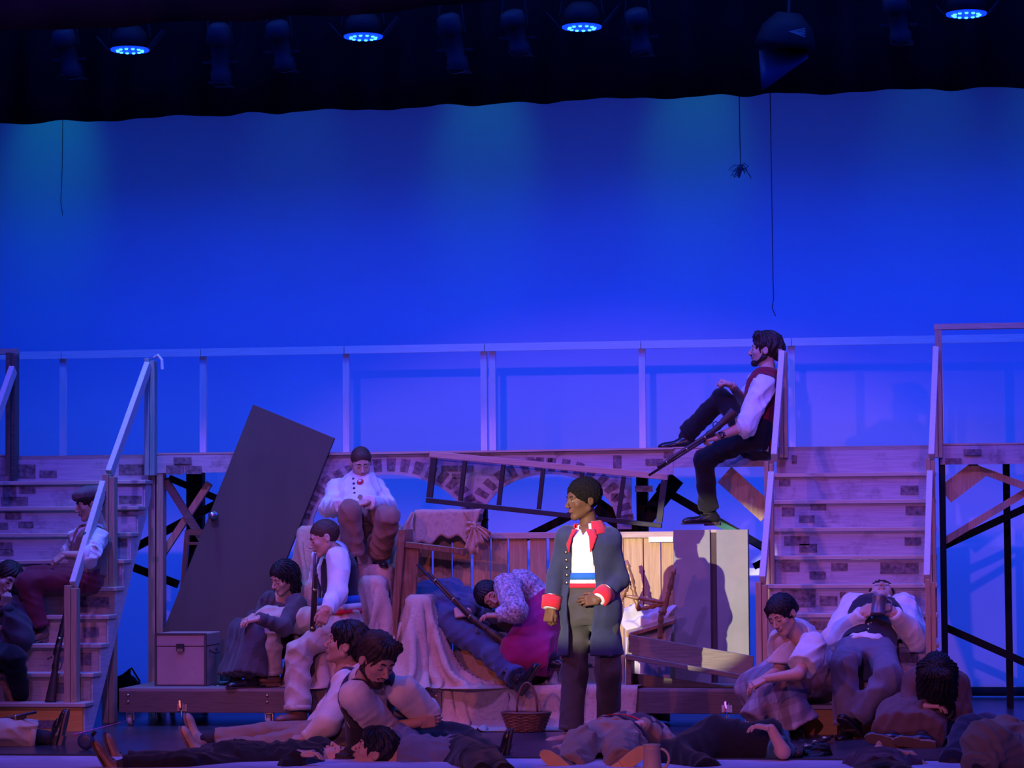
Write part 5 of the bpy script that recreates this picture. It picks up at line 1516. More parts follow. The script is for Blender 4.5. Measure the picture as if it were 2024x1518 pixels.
MB().tube([g + Vector((-.03, -.02, .24)), g + Vector((.06, -.06, .30)), g + Vector((.12, -.05, .2)), g + Vector((.11, -.03, .1))], .008, 8).build('strap', m_black, bg, True)
g = atz(170, 1482)
wc = thing('blue_canteen', (g.x, g.y, 0), 'small dark blue canteen on the floor by the boots at left', 'canteen')
MB().lathe(g + Vector((0, -.025, .055)), g + Vector((0, .025, .055)), [(0, .03), (.1, .05), (.5, .055), (.9, .05), (1, .03)], 20).build('flask', plain('canteen_blue', (.03, .05, .14), .4), wc, True)
MB().lathe(g + Vector((.04, 0, .09)), g + Vector((.06, 0, .115)), [(0, .012), (1, .012)], 10).build('stopper', m_black, wc, True)
# ---------------------------------------------------------------- cast
def cloth(name, col, rough=.9, var=.12, scale=10, bump=.25, bs=180): return plain(name, col, rough, var, scale, bump, bs, spec=.15, sheen=.15)
def plaid_mat(name, c1, c2):
    m, nt, N, L, b = _base(name)
    b.inputs['Roughness'].default_value = .9; b.inputs['Specular IOR Level'].default_value = .15
    tc = N.new('ShaderNodeTexCoord'); mp = N.new('ShaderNodeMapping'); mp.inputs['Rotation'].default_value = (0, .35, .5); L.new(tc.outputs['Object'], mp.inputs[0])
    prev = None
    for ax, sc in (('X', 3.2), ('Z', 2.8)):
        w = N.new('ShaderNodeTexWave'); w.bands_direction = ax; w.inputs['Scale'].default_value = sc; w.inputs['Distortion'].default_value = 1.2; w.inputs['Detail'].default_value = 2
        L.new(mp.outputs[0], w.inputs['Vector'])
        r = N.new('ShaderNodeValToRGB'); r.color_ramp.elements[0].position = .45; r.color_ramp.elements[1].position = .6; L.new(w.outputs['Fac'], r.inputs[0])
        mx = N.new('ShaderNodeMixRGB'); mx.inputs[2].default_value = tuple(c2) + (1,)
        ml = N.new('ShaderNodeMath'); ml.operation = 'MULTIPLY'; ml.inputs[1].default_value = .5; L.new(r.outputs[0], ml.inputs[0]); L.new(ml.outputs[0], mx.inputs[0])
        if prev: L.new(prev, mx.inputs[1])
        else: mx.inputs[1].default_value = tuple(c1) + (1,)
        prev = mx.outputs[0]
    L.new(prev, b.inputs['Base Color'])
    return m
c_white = cloth('white_linen', (.78, .77, .74)); c_cream = cloth('cream_linen', (.72, .62, .50)); c_offw = cloth('offwhite_cotton', (.74, .70, .66))
c_navy = cloth('navy_coat', (.040, .047, .092)); c_red = cloth('red_facing', (.75, .03, .05)); c_dkgrey = cloth('charcoal_wool', (.075, .068, .065)); c_black = cloth('black_wool', (.018, .016, .020))
c_brown = cloth('brown_tweed', (.30, .17, .115)); c_maroon = cloth('maroon_wool', (.20, .035, .055)); c_tan = cloth('tan_canvas', (.58, .48, .36)); c_khaki = cloth('khaki_twill', (.30, .20, .145))
c_denim = cloth('navy_denim', (.07, .09, .17)); c_slate = cloth('slate_twill', (.16, .15, .19)); c_redvest = cloth('crimson_vest', (.26, .012, .03)); c_magenta = cloth('magenta_skirt', (.36, .02, .12))
c_plaid = plaid_mat('grey_plaid', (.40, .34, .34), (.20, .13, .15)); c_dkskirt = cloth('dark_skirt', (.09, .075, .09)); c_brskirt = cloth('brown_skirt', (.14, .085, .085)); c_pattern = cloth('speckled_blouse', (.40, .36, .40), var=.75, scale=55)
c_vest = cloth('dark_vest', (.035, .030, .045)); c_bluesash = cloth('blue_sash', (.03, .16, .55)); c_gold = plain('brass_button', (.75, .55, .25), .3, metal=1.0); c_teal = cloth('teal_shirt', (.04, .14, .18))
h_black = plain('hair_black', (.012, .010, .011), .5, .3, 30, .35, 150, spec=.35); h_brown = plain('hair_dark_brown', (.035, .020, .013), .5, .3, 30, .35, 150, spec=.35); h_mid = plain('hair_brown', (.075, .042, .026), .55, .3, 30, .35, 150, spec=.3); h_afro = plain('hair_tight_black', (.014, .011, .010), .9, .4, 80, 1.0, 220, spec=.1)
l_black = plain('black_leather', (.015, .014, .016), .28, .2, 10, spec=.6); l_brown = plain('brown_leather', (.22, .10, .055), .45, .2, 10, spec=.5); l_tan = plain('tan_leather', (.42, .26, .17), .6, .2, 10)
s_dark = plain('dark_sole', (.05, .035, .03), .7); s_tan = plain('tan_sole', (.72, .42, .15), .75); s_brown = plain('brown_sole', (.20, .12, .09), .75)
VB = ((.0, .020), (.42, .008), (.62, .012), (1.0, .075))

# 1 man in the blue coat ------------------------------------------------
p = Person('standing man in a long navy coat with red collar and cuffs, in the spotlight', 1.68, (1166, 1196, 0.0), (1164, 1046, 0), (-.30, -1, 0),
           head=dict(c=(1151, 988, -1), look=(-.90, -.62, -.08)), hs=1.14, skin='dark', wide=.98,
           la=dict(sh=(1205, 1066, 0), e=(1224, 1146, -.1), w=(1184, 1184, -1), pose='relax', dir=(-1, -.25, -.12), palm=(.2, 1, -.2)),
           ra=dict(sh=(1122, 1063, 0), e=(1100, 1138, .2), w=(1088, 1202, -.6), pose='grip', dir=(-.15, -.2, -1), palm=(.5, .85, 0)),
           ll=dict(k=(1203, 1325, -1), a=(1203, 1418, 1), toe=(.1, -1, 0), up=(0, 0, 1)), rl=dict(k=(1136, 1328, -1), a=(1128, 1444, 0), toe=(-.75, -.65, 0), up=(0, 0, 1)))
p.body(closed=False).hair(h_afro, 'afro')
p.shirt(c_white, .013, vneck=((.9, -.02), (.93, 0.004), (1.05, .035)), wr=.003, loose=.82, t0=.24)
p.collar(c_white, p.t, open_=.42)
p.trousers(c_dkgrey, knee=.050, ankle=.046, wr=.003, end=.99); p.shoes(l_tan, s_dark, lace=False)
p.waistband(c_bluesash, .34, .43, .024, 'blue_sash'); p.waistband(c_red, .235, .29, .022, 'red_sash'); p.waistband(c_white, .29, .34, .021, 'white_sash')
def coat(p):
    h = p.h; tr = Torso(p, .034, -.66, .99, 0, True, False, .075); F_ = [tr]
    for sd, (sh, el, w, a) in p.arm.items(): F_.append(Cone(sh, w, .08, .06))
    F = Field(F_, .010); F.add(tr, 0)
    inner = Torso(p, .006, -1.0, .30, 0, False, True, .075)
    for sd, (sh, el, w, a) in p.arm.items():
        F.add(Ell(sh, (.040 * h + .016,) * 3), .04)
    F.sub(VCut(tr, ((-1.3, .062), (-.3, .085), (.1, .098), (.6, .080), (.85, .062), (1.0, .05))), .006)
    F.sub(inner, .004)
    for sd, (sh, el, w, a) in p.arm.items():
        F.add(Cone(sh, el, .040 * h, .038 * h), .03); F.add(Cone(el, el.lerp(w, .88), .038 * h, .034 * h, False, True), .02)
    F.wrinkle(.004, 22, 8, (0, 0, 1), .2)
    F.sub(Cone(p.sp(.90)[0], p.headpt(0, -.12, -.3), .046 * h, .052 * h))
    V, Q = F.mesh(); o = sdf_obj('coat', V, Q, c_navy, p.t)
    for sd, (sh, el, w, a) in p.arm.items():
        d = (w - el).normalized(); c = el.lerp(w, .86); r = .0365 * h
        MB().tube([c - d * .045, c - d * .043, c + d * .034, c + d * .036], [r * .9, r * 1.12, r * .98, r * .8], 22).build('cuff', c_red, o, True)
        MB().tube([c - d * .047, c - d * .040], [r * 1.13, r * 1.13], 22).build('cuff_piping', c_gold, o, True)
    # stand collar with lapels
    p.collar(c_red, o, .053, .055, .62, 'collar', .022)
    for sd in (1, -1):
        rows = []
        for t, wi, wo in ((1.0, .030, .085), (.90, .060, .108), (.78, .070, .095), (.70, .074, .078)):
            c, l, f = p.sp(t); tp = [a_[0] for a_ in TP]; row = []
            for k in range(4):
                u = wi + (wo - wi) * k / 3
                rx = np.interp(t, tp, [a_[1] for a_ in TP]) * h + .038; ry = np.interp(t, tp, [a_[2] for a_ in TP]) * h + .044
                v = ry * math.sqrt(max(.05, 1 - (u / rx) ** 2)) + .004
                row.append(Vector(c + l * u * sd + f * v))
            rows.append(row)
        MB().grid(rows).build('lapel', c_red, o, True, solid=.006)
    for i in range(5):
        t = .30 + .10 * i; c, l, f = p.sp(t); tp = [a_[0] for a_ in TP]
        u = -.108; rx = np.interp(t, tp, [a_[1] for a_ in TP]) * h + .036; ry = np.interp(t, tp, [a_[2] for a_ in TP]) * h + .036
        q = Vector(c + l * u + f * (ry * math.sqrt(max(.05, 1 - (u / rx) ** 2)) + .006)); MB().lathe(q, q + Vector(f) * .008, [(0, .010), (.6, .011), (1, .004)], 10).build('button', c_gold, o, True)
    return o
coat(p)

# 2 man in the red vest on the platform edge -----------------------------
p = Person('bearded man in a crimson vest sitting on the platform edge against the stair post', 1.72, (1497, 862, 1.93), (1517, 738, 1), (-1, -.18, 0),
           head=dict(c=(1512, 692, 0), look=(-1, .05, .10)), hs=1.05, skin='fair',
           la=dict(sh=(1508, 764, ('Y', 1.74)), e=(1474, 842, ('Y', 1.62)), w=(1420, 863, ('Y', 1.58)), pose='grip', sleeve='roll', dir=(-1, -.1, -.15), palm=(0, .5, -.85)),
           ra=dict(sh=(1500, 760, 1), e=(1474, 800, 1), w=(1447, 762, ('Y', 2.0)), pose='fist', sleeve='roll', dir=(-1, 0, .35), palm=(0, -.3, -1)),
           ll=dict(k=(1392, 908, -1), a=(1401, 1012, 1), toe=(-1, -.3, -.02), up=(0, 0, 1)), rl=dict(k=(1426, 788, 1), a=(1352, 862, 1), toe=(-1, -.1, -.08), up=(-.05, 0, 1)))
p.body().hair(h_brown, 'swept'); p.beard(h_brown); p.shirt(c_white, .016, 'roll', collar=c_white, loose=1.2)
p.vest(c_redvest, .030, .10, hole=.044); p.trousers(c_black, ankle=.040, end=.92, t1=.30); p.shoes(l_black, s_dark)
for sd in (1, -1):
    sh, el, w, a = p.arm[sd]; d = (w - el).normalized(); c = el.lerp(w, .86); MB().tube([c - d * .022, c + d * .022], [.031, .029], 16).build('wristband', l_black, p.t, True)
c_, l_, f_ = p.sp(.05); q = Vector(c_) + Vector(l_) * .13 + Vector((.09, 0, -.05))
for dx, m in ((0, c_redvest), (-.028, c_white), (-.052, c_bluesash)):
    MB().grid([[q + Vector((dx + s_ * .014, -.01 * s_, 0)) for s_ in (-1, 0, 1)], [q + Vector((dx * 1.6 + s_ * .02, -.015, -.06)) for s_ in (-1, 0, 1)], [q + Vector((dx * 1.9 + s_ * .022, -.01 * s_, -.125 - .01 * s_)) for s_ in (-1, 0, 1)]]).build('sash_tail', m, p.t, True, solid=.004)

# 3 boy in the white shirt ------------------------------------------------
p = Person('boy in a loose white shirt with a red rosette, seated high on burlap', 1.42, (712, 1018, 1.50), (706, 946, 1), (.05, -1, 0),
           head=dict(c=(714, 915, -1), look=(.30, -.88, -.42), up=(.05, -.3, 1)), hs=1.12, skin='fair',
           la=dict(sh=(744, 967, 0), e=(770, 1004, -1), w=(726, 992, ('Y', 1.20)), pose='flat', dir=(-1, -.3, -.25), palm=(0, .5, -.85), nocuff=True),
           ra=dict(sh=(665, 966, 0), e=(648, 1006, -1), w=(676, 1000, ('Y', 1.24)), pose='relax', dir=(1, -.2, -.2), palm=(0, .5, -.85), nocuff=True),
           ll=dict(k=(768, 1024, -1), a=(748, 1098, 1), toe=(.55, -1, -.1), up=(0, 0, 1)), rl=dict(k=(692, 1010, -1), a=(697, 1100, 1), toe=(.25, -1, -.1), up=(0, 0, 1)))
p.body().hair(h_mid, 'crop'); o = p.shirt(c_white, .016, 'long', t0=.02, loose=1.12, collar=c_white, wr=.005, cuff_r=1.3)
for i in range(4):
    c_, l_, f_ = p.sp(.30 + .13 * i); q = Vector(c_ + f_ * (.064 * p.h + .020) + l_ * -.002); MB().lathe(q, q + Vector(f_) * .006, [(0, .010), (1, .006)], 10).build('button', M_BUTTON, o, True)
c_, l_, f_ = p.sp(.58); q = Vector(c_ + f_ * (.062 * p.h + .016) + l_ * .045)
rs = MB().lathe(q, q + Vector(f_) * .008, [(0, .026), (1, .022)], 16).build('rosette', c_red, p.t, True); MB().lathe(q + Vector(f_) * .008, q + Vector(f_) * .012, [(0, .014), (1, .010)], 12).build('rosette_centre', c_white, rs, True)
p.trousers(c_brown, .016, knee=.056, ankle=.060, wr=.006, end=.93, t1=.2); p.shoes(l_black, s_dark)

# 4 youth slumped on his musket -------------------------------------------
p = Person('youth in a dark vest and cream trousers slumped against an upright musket', 1.66, (672, 1228, 1.10), (662, 1092, 1), (-.85, -.55, 0), pfront=(-.75, -.65, 0),
           head=dict(c=(640, 1064, -1), look=(-.90, -.32, -.30), up=(-.25, 0, 1)), hs=1.08, skin='fair',
           la=dict(sh=(668, 1104, -1), e=(668, 1172, -1), w=(645, 1206, -1), pose='relax', dir=(-.35, 0, -.95), palm=(-.4, 1, 0)),
           ra=dict(sh=(640, 1100, 1), e=(628, 1165, 1), w=(630, 1200, 0), pose='relax', dir=(-.2, 0, -.95), palm=(0, 1, 0)),
           ll=dict(k=(590, 1290, -1), a=(588, 1402, 0), toe=(-.6, -.8, 0), up=(0, 0, 1)), rl=dict(k=(530, 1222, 1), a=(533, 1330, 1), toe=(-1, -.35, 0), up=(0, 0, 1)))
p.body().hair(h_mid, 'crop'); p.shirt(c_white, .015, 'long', collar=c_white, loose=1.2, t0=.1, wr=.005); p.vest(c_vest, .028, .20)
p.trousers(c_tan, .016, knee=.052, ankle=.056, wr=.005, end=1.0, t1=.26); p.shoes(l_brown, s_brown)
p.waistband(c_bluesash, .25, .36, .034, 'blue_sash'); p.waistband(c_white, .17, .25, .034, 'white_sash'); p.waistband(c_red, .11, .17, .033, 'red_sash')

# 5 girl with long dark hair ----------------------------------------------
p = Person('girl with long dark hair sitting beside the door, hands clasped on her knee', 1.52, (548, 1262, 1.42), (556, 1182, -.5), (-.55, -.85, 0),
           head=dict(c=(560, 1142, -1), look=(-.62, -.68, -.38), up=(.1, -.1, 1)), hs=1.1, skin='fair', fem=True,
           la=dict(sh=(585, 1195, -1), e=(560, 1240, -1), w=(512, 1222, -1), pose='relax', dir=(-1, -.3, -.2), palm=(.2, .4, -.9)),
           ra=dict(sh=(532, 1190, 0), e=(512, 1232, 0), w=(500, 1218, -1), pose='relax', dir=(-.6, -.6, -.3), palm=(.6, .4, -.6)),
           ll=dict(k=(508, 1250, -1), a=(494, 1338, 0), toe=(-.8, -.6, 0), up=(0, 0, 1)), rl=dict(k=(476, 1248, 0), a=(465, 1342, 0), toe=(-.8, -.6, 0), up=(0, 0, 1)))
p.body().hair(h_black, 'long'); p.shirt(c_dkskirt, .016, 'long'); p.shirt(c_offw, .012, 'none', name='blouse_front', t0=.3); p.skirt(c_dkskirt, .93, r=(.06, .052, .085)); p.shoes(l_black, s_dark, lace=False)

# 6 and 7 back to back ------------------------------------------------------
p = Person('man facing left on the floor, back to back with the bearded man', 1.70, (668, 1446, -.95), (704, 1330, .3), (-.95, -.35, .1),
           head=dict(c=(683, 1274, 0), look=(-.96, -.10, .28), up=(.28, 0, 1)), hs=1.18, skin='tan',
           la=dict(sh=(686, 1356, ('Y', -1.02)), e=(646, 1430, ('Y', -1.20)), w=(606, 1458, ('Y', -1.22)), pose='relax', dir=(-1, 0, -.1), palm=(0, .3, -1)),
           ra=dict(e=(640, 1425, 1), w=(600, 1448, 0), pose='relax', dir=(-1, 0, 0), palm=(0, 0, -1)),
           ll=dict(k=(540, 1474, 1), a=(405, 1484, 0), toe=(-.45, -.1, 1), up=(1, 0, .5)), rl=dict(k=(530, 1450, 1), a=(405, 1462, 0), toe=(-.35, .2, 1), up=(1, 0, .4)))
p.body().hair(h_black, 'mop'); p.shirt(c_cream, .016, 'long', collar=c_cream, loose=1.35, wr=.005); p.vest(c_vest, .03, .18); p.trousers(c_khaki, ankle=.038, end=.82); p.shoes(l_tan, s_brown, lace=False)
p = Person('bearded man in a dark vest sitting with folded arms and bowed head', 1.75, (738, 1448, -1.10), (722, 1340, -1), (.62, -.75, 0), pfront=(.85, -.5, 0),
           head=dict(c=(745, 1305, -1), look=(.66, -.58, -.48), up=(.2, -.1, 1)), hs=1.22, skin='tan',
           la=dict(sh=(795, 1366, 0), e=(842, 1410, ('Y', -1.27)), w=(776, 1408, ('Y', -1.22)), pose='grip', sleeve='roll', dir=(-1, .1, 0), palm=(.2, 1, 0)),
           ra=dict(sh=(702, 1376, -1), e=(762, 1440, ('Y', -1.40)), w=(830, 1428, ('Y', -1.38)), pose='relax', sleeve='roll', dir=(1, .35, .1), palm=(-.2, 1, 0)),
           ll=dict(k=(915, 1462, 1), a=(975, 1500, -1), toe=(.2, -.1, 1), up=(-1, 0, .3)), rl=dict(k=(895, 1478, -1), a=(965, 1512, 0), toe=(.4, -.4, .8), up=(-1, 0, .3)))
p.body().hair(h_brown, 'swept'); p.beard(h_brown); p.shirt(c_cream, .018, 'roll', collar=c_cream, loose=1.35, wr=.005); p.vest(c_vest, .032, .05); p.trousers(c_black, knee=.05, ankle=.045); p.shoes(l_black, s_dark)

# 8 man lying with a musket across him ----------------------------------------
p = Person('man in dark blue lying back on the burlap with a musket across his chest', 1.75, (893, 1222, 1.30), (846, 1172, 1), (.35, -.75, .55),
           head=dict(c=(820, 1160, 1), look=(-.2, -.4, .9), up=(-1, 0, .3)), skin='fair',
           la=dict(sh=(890, 1166, -1), e=(938, 1198, -1), w=(925, 1208, -1), pose='grip', dir=(-1, -.2, -.15), palm=(.1, .9, -.3)),
           ra=dict(sh=(850, 1190, -1), e=(868, 1222, 0), w=(890, 1212, 1), pose=None),
           ll=dict(k=(1040, 1226, 1), a=(1012, 1292, 0), toe=(.8, -.5, .2), up=(0, 0, 1)), rl=dict(k=(958, 1278, -1), a=(1022, 1340, -1), toe=(.55, -.5, .75), up=(-.6, 0, .6)))
p.body().hair(h_brown, 'short'); p.shirt(c_denim, .018, 'long', collar=c_denim, loose=1.15); p.trousers(c_denim, ankle=.044, knee=.05); p.shoes(l_black, s_dark, boot=True)

# 9 girl slumped over him ----------------------------------------------------------
p = Person('girl in a speckled blouse and magenta skirt slumped over the man on the burlap', 1.58, (1072, 1212, 1.30), (1010, 1160, 0), (-.55, -.45, -.75), pfront=(-.9, -.5, -.2),
           head=dict(c=(972, 1178, -1), look=(.12, -.92, -.28), up=(-.85, .1, .45)), hs=1.1, skin='tan', fem=True, bend=(.02, 0, .10),
           la=dict(sh=(1002, 1158, -1), e=(1018, 1208, -1), w=(985, 1216, 0), pose='relax', dir=(-1, -.1, 0), palm=(0, .2, -1)),
           ra=dict(sh=(1000, 1160, 1), e=(970, 1205, 0), w=(945, 1212, 0), pose='relax', dir=(-1, 0, 0), palm=(0, 0, -1)),
           ll=dict(k=(1030, 1290, -1), a=(1098, 1300, 0), toe=(1, 0, 0), up=(0, 0, 1)), rl=dict(k=(1060, 1285, 0), a=(1120, 1298, 0), toe=(1, 0, 0), up=(0, 0, 1)))
p.body().hair(h_black, 'pulled'); p.shirt(c_pattern, .02, 'long', loose=1.3, wr=.005); p.skirt(c_magenta, .8, r=(.085, .09, .09), wr=.006); p.shoes(l_black, s_dark, lace=False)

# 10 girl at the foot of the right stairs --------------------------------------------
p = Person('girl in a pale blouse and plaid skirt sitting against the right stair post', 1.58, (1606, 1318, .42), (1574, 1250, -1), (-.68, -.72, 0), pfront=(-.72, -.7, 0),
           head=dict(c=(1546, 1216, -1), look=(-.50, -.78, -.42), up=(-.25, 0, 1)), hs=1.14, skin='fair', fem=True,
           la=dict(sh=(1606, 1276, -1), e=(1578, 1332, -1), w=(1512, 1342, 0), pose='relax', sleeve='short', dir=(-1, -.2, -.5), palm=(.3, .5, -.8)),
           ra=dict(sh=(1545, 1272, 0), e=(1540, 1325, 0), w=(1505, 1345, -1), pose='relax', sleeve='short', dir=(-.8, -.5, -.4), palm=(.5, .3, -.8)),
           ll=dict(k=(1535, 1362, -1), a=(1578, 1444, 0), toe=(.2, -1, 0), up=(0, 0, 1)), rl=dict(k=(1490, 1362, -1), a=(1545, 1446, 0), toe=(-.2, -1, 0), up=(0, 0, 1)))
p.body().hair(h_black, 'pulled'); p.shirt(c_offw, .018, 'short', loose=1.35, wr=.005, vneck=((.78, -.02), (.84, .004), (1.05, .045)))
p.skirt(c_plaid, .93, r=(.085, .075, .10), wr=.007, extra=[(at(1506, 1372, .05), at(1484, 1420, -.02), .055, .085)]); p.shoes(l_black, s_dark, lace=False)

# 11 man drinking from a tankard ------------------------------------------------------
p = Person('man leaning back on the right stairs drinking from a tankard', 1.74, (1712, 1292, .55), (1738, 1196, 1), (.05, -1, .35), pfront=(-.2, -1, .2),
           head=dict(c=(1743, 1178, 1), look=(.0, -.42, .9), up=(0, 1, .35)), hs=1.05, skin='fair',
           la=dict(sh=(1784, 1202, 0), e=(1814, 1262, ('Y', .76)), w=(1768, 1212, ('Y', .58)), pose='grip', dir=(-.85, -.1, .35), palm=(-.6, .6, 0)),
           ra=dict(sh=(1692, 1202, 0), e=(1652, 1264, ('Y', .76)), w=(1704, 1212, ('Y', .58)), pose='grip', dir=(.85, -.1, .35), palm=(.6, .6, 0)),
           ll=dict(k=(1758, 1338, -1), a=(1690, 1420, 0), toe=(-.35, -.75, .4), up=(0, 0, 1)), rl=dict(k=(1668, 1312, -1), a=(1672, 1436, 0), toe=(-.2, -1, 0), up=(0, 0, 1)))
p.body().hair(h_brown, 'short'); p.shirt(c_white, .018, 'long', collar=c_white, loose=1.4, wr=.005); p.vest(c_vest, .03, .08, buttons=4, prof=((.0, .03), (.14, .004), (.7, .004), (1.0, .05)), bmat=c_gold); p.trousers(c_slate, knee=.050, ankle=.046, wr=.005); p.shoes(l_black, s_dark)
DRINKER = p

# 12 woman with her hair falling forward ---------------------------------------------------
p = Person('woman bowed forward, dark curly hair hiding her face, beside the right stairs', 1.58, (1838, 1404, .20), (1850, 1344, -1), (.0, -1, -.5), pfront=(-.15, -1, 0),
           head=dict(c=(1852, 1336, -1), look=(-.05, -.75, -.66), up=(0, -.7, .72)), hs=1.2, skin='tan', fem=True, bend=(0, .08, .05),
           la=dict(sh=(1890, 1352, 0), e=(1898, 1405, 0), w=(1850, 1398, -1), pose='relax', dir=(-1, -.1, 0), palm=(0, 0, -1)),
           ra=dict(sh=(1812, 1350, 0), e=(1800, 1402, 0), w=(1830, 1396, -1), pose='relax', dir=(1, -.1, 0), palm=(0, 0, -1)),
           ll=dict(k=(1835, 1420, -1), a=(1822, 1456, -1), toe=(-.95, -.2, .12), up=(0, .85, .5)), rl=dict(k=(1775, 1420, -1), a=(1766, 1454, -1), toe=(-.95, -.2, .2), up=(0, .85, .5)))
p.body().hair(h_black, 'veil'); p.shirt(c_brskirt, .02, 'long', loose=1.2); p.skirt(c_brskirt, .92, r=(.085, .085, .09)); p.shoes(l_black, s_brown)

# 13, 14 on the left stairs -----------------------------------------------------------------
p = Person('youth in a soft cap and maroon trousers sitting on the left stairs', 1.58, (168, 1142, 1.15), (186, 1046, 0), (-.85, -.55, 0),
           head=dict(c=(177, 996, -1), look=(-.86, -.50, -.22), up=(-.1, 0, 1)), hs=1.1, skin='fair',
           la=dict(sh=(190, 1064, -1), e=(176, 1100, -1), w=(126, 1096, 0), pose='relax', sleeve='roll', dir=(-.75, -.2, -.6), palm=(.4, .6, -.6)),
           ra=dict(sh=(160, 1062, 1), e=(140, 1096, 1), w=(124, 1112, 0), pose='relax', dir=(-.7, -.2, -.7), palm=(.4, .6, -.6)),
           ll=dict(k=(55, 1152, -1), a=(82, 1244, 0), toe=(-.72, -.72, -.25), up=(-.1, 0, 1)), rl=dict(k=(70, 1140, 1), a=(70, 1215, 1), toe=(-.7, -.7, 0), up=(0, 0, 1), noshoe=True))
p.body().hair(h_brown, 'short'); p.cap(cloth('cap_tweed', (.17, .12, .12))); p.shirt(c_white, .016, 'roll', collar=c_white, loose=1.2); p.vest(c_brown, .03, .1); p.trousers(c_maroon, knee=.052, ankle=.044, end=.95); p.shoes(l_brown, s_brown)
p = Person('man in a dark jacket asleep on the left stairs at the picture edge', 1.70, (-28, 1290, .75), (-2, 1186, 1), (.35, -.9, .1),
           head=dict(c=(14, 1146, -1), look=(.55, -.62, -.30), up=(.55, .2, .9)), hs=1.08, skin='fair',
           la=dict(sh=(30, 1205, -1), e=(40, 1262, -1), w=(8, 1200, -1), pose='fist', dir=(.35, -.2, .9), palm=(-.6, .6, 0)),
           ra=dict(e=(-62, 1250, 0), w=(-20, 1240, -1), pose='relax'),
           ll=dict(k=(25, 1300, -1), a=(45, 1388, 1), toe=(.3, -1, 0), up=(0, 0, 1)), rl=dict(k=(-45, 1310, -1), a=(-40, 1395, 1), toe=(0, -1, 0), up=(0, 0, 1)))
p.body().hair(h_brown, 'short'); p.shirt(cloth('dark_jacket', (.07, .06, .075)), .026, 'long', loose=1.3, t0=-.2, wr=.006); p.trousers(c_black, knee=.05); p.shoes(l_black, s_dark)

# the fallen along the front -----------------------------------------------------------------
def lying(label, h, root, neck, head, front, **k):
    return Person(label, h, root, neck, front, head=head, **k)
p = lying('man lying at the left edge, only his tan trousers and dark boots in view', 1.72, (-215, 1462, -.95), (-360, 1468, 0), dict(c=(-400, 1462, 0), look=(0, 0, 1), up=(-1, 0, 0)), (0, -.2, 1),
          la=dict(e=(-320, 1480, 0), w=(-260, 1484, 0)), ra=dict(e=(-310, 1455, 0), w=(-250, 1450, 0)),
          ll=dict(k=(-78, 1456, 0), a=(88, 1472, 0), toe=(.25, -.2, 1), up=(-1, 0, .2), end=.84), rl=dict(k=(-80, 1440, 0), a=(98, 1458, 0), toe=(.2, .1, 1), up=(-1, 0, .2), end=.84))
p.body().hair(h_brown, 'short'); p.shirt(c_cream, .016, 'long'); p.trousers(c_tan, knee=.055, ankle=.06, wr=.006); p.shoes(l_black, s_brown, boot=True)
p = lying('man in black lying along the stage front, brown shoes pointing left', 1.74, (468, 1514, -1.72), (640, 1508, 0), dict(c=(668, 1504, 0), look=(0, -.1, 1), up=(1, 0, 0)), (0, -.3, 1),
          la=dict(e=(575, 1522, -1), w=(590, 1490, 0), pose='relax', dir=(.9, 0, .1), palm=(0, 0, -1)), ra=dict(e=(600, 1500, 1), w=(612, 1488, 0), pose='fist', dir=(.3, 0, 1), palm=(0, 1, 0)),
          ll=dict(k=(360, 1512, -1), a=(240, 1514, 0), toe=(-.55, -.1, 1), up=(1, 0, .5)), rl=dict(k=(365, 1505, 1), a=(250, 1504, 0), toe=(-.35, .1, 1), up=(1, 0, .4)))
p.body().hair(h_brown, 'short'); p.shirt(c_black, .02, 'long', loose=1.2); p.trousers(c_black); p.shoes(l_brown, s_dark)
p = lying('dark-haired youth lying in front of the bearded man, face turned left', 1.68, (905, 1506, -1.62), (785, 1500, 0), dict(c=(738, 1483, 0), look=(-.82, -.25, .35), up=(.45, 0, .8)), (.1, -.5, .8), hs=1.12,
          la=dict(e=(830, 1515, -1), w=(870, 1512, 0), pose='relax'), ra=dict(e=(850, 1500, 1), w=(890, 1496, 0), pose='relax'),
          ll=dict(k=(966, 1500, ('Y', -2.2)), a=(1000, 1532, ('Y', -2.95)), toe=(.2, -1, -.05), up=(0, 0, 1)), rl=dict(k=(935, 1500, ('Y', -2.2)), a=(955, 1532, ('Y', -2.95)), toe=(-.1, -1, -.05), up=(0, 0, 1)), skin='tan')
p.body().hair(h_black, 'mop'); p.shirt(c_slate, .02, 'long', loose=1.2); p.trousers(c_black); p.shoes(l_black, s_dark)
p = lying('man in brown trousers lying on his back, soles towards the front', 1.74, (1208, 1466, -1.10), (1262, 1448, 1), dict(c=(1272, 1446, 1), look=(0, 0, 1), up=(.2, 1, 0)), (0, -.25, 1), pfront=(0, -.3, 1), wide=1.12,
          la=dict(sh=(1296, 1456, 0), e=(1318, 1478, -1), w=(1268, 1432, -1), pose='flat', dir=(-.9, -.2, .12), palm=(0, 0, -1)), ra=dict(e=(1160, 1478, 0), w=(1100, 1490, -1), pose='relax', dir=(-.6, -.7, 0), palm=(0, 0, -1)),
          ll=dict(k=(1225, 1478, -1), a=(1228, 1512, -1), toe=(.75, -.15, .55), up=(0, 1, .1)), rl=dict(k=(1148, 1474, -1), a=(1128, 1520, -1), toe=(-.75, -.15, .55), up=(0, 1, .1)))
p.body().hair(h_brown, 'short'); p.shirt(c_khaki, .02, 'long', loose=1.25); p.vest(c_vest, .03, .1); p.waistband(c_red, .30, .42, .036, 'red_sash'); p.trousers(c_khaki, knee=.06, ankle=.05, wr=.006); p.shoes(l_brown, s_tan, lace=False)
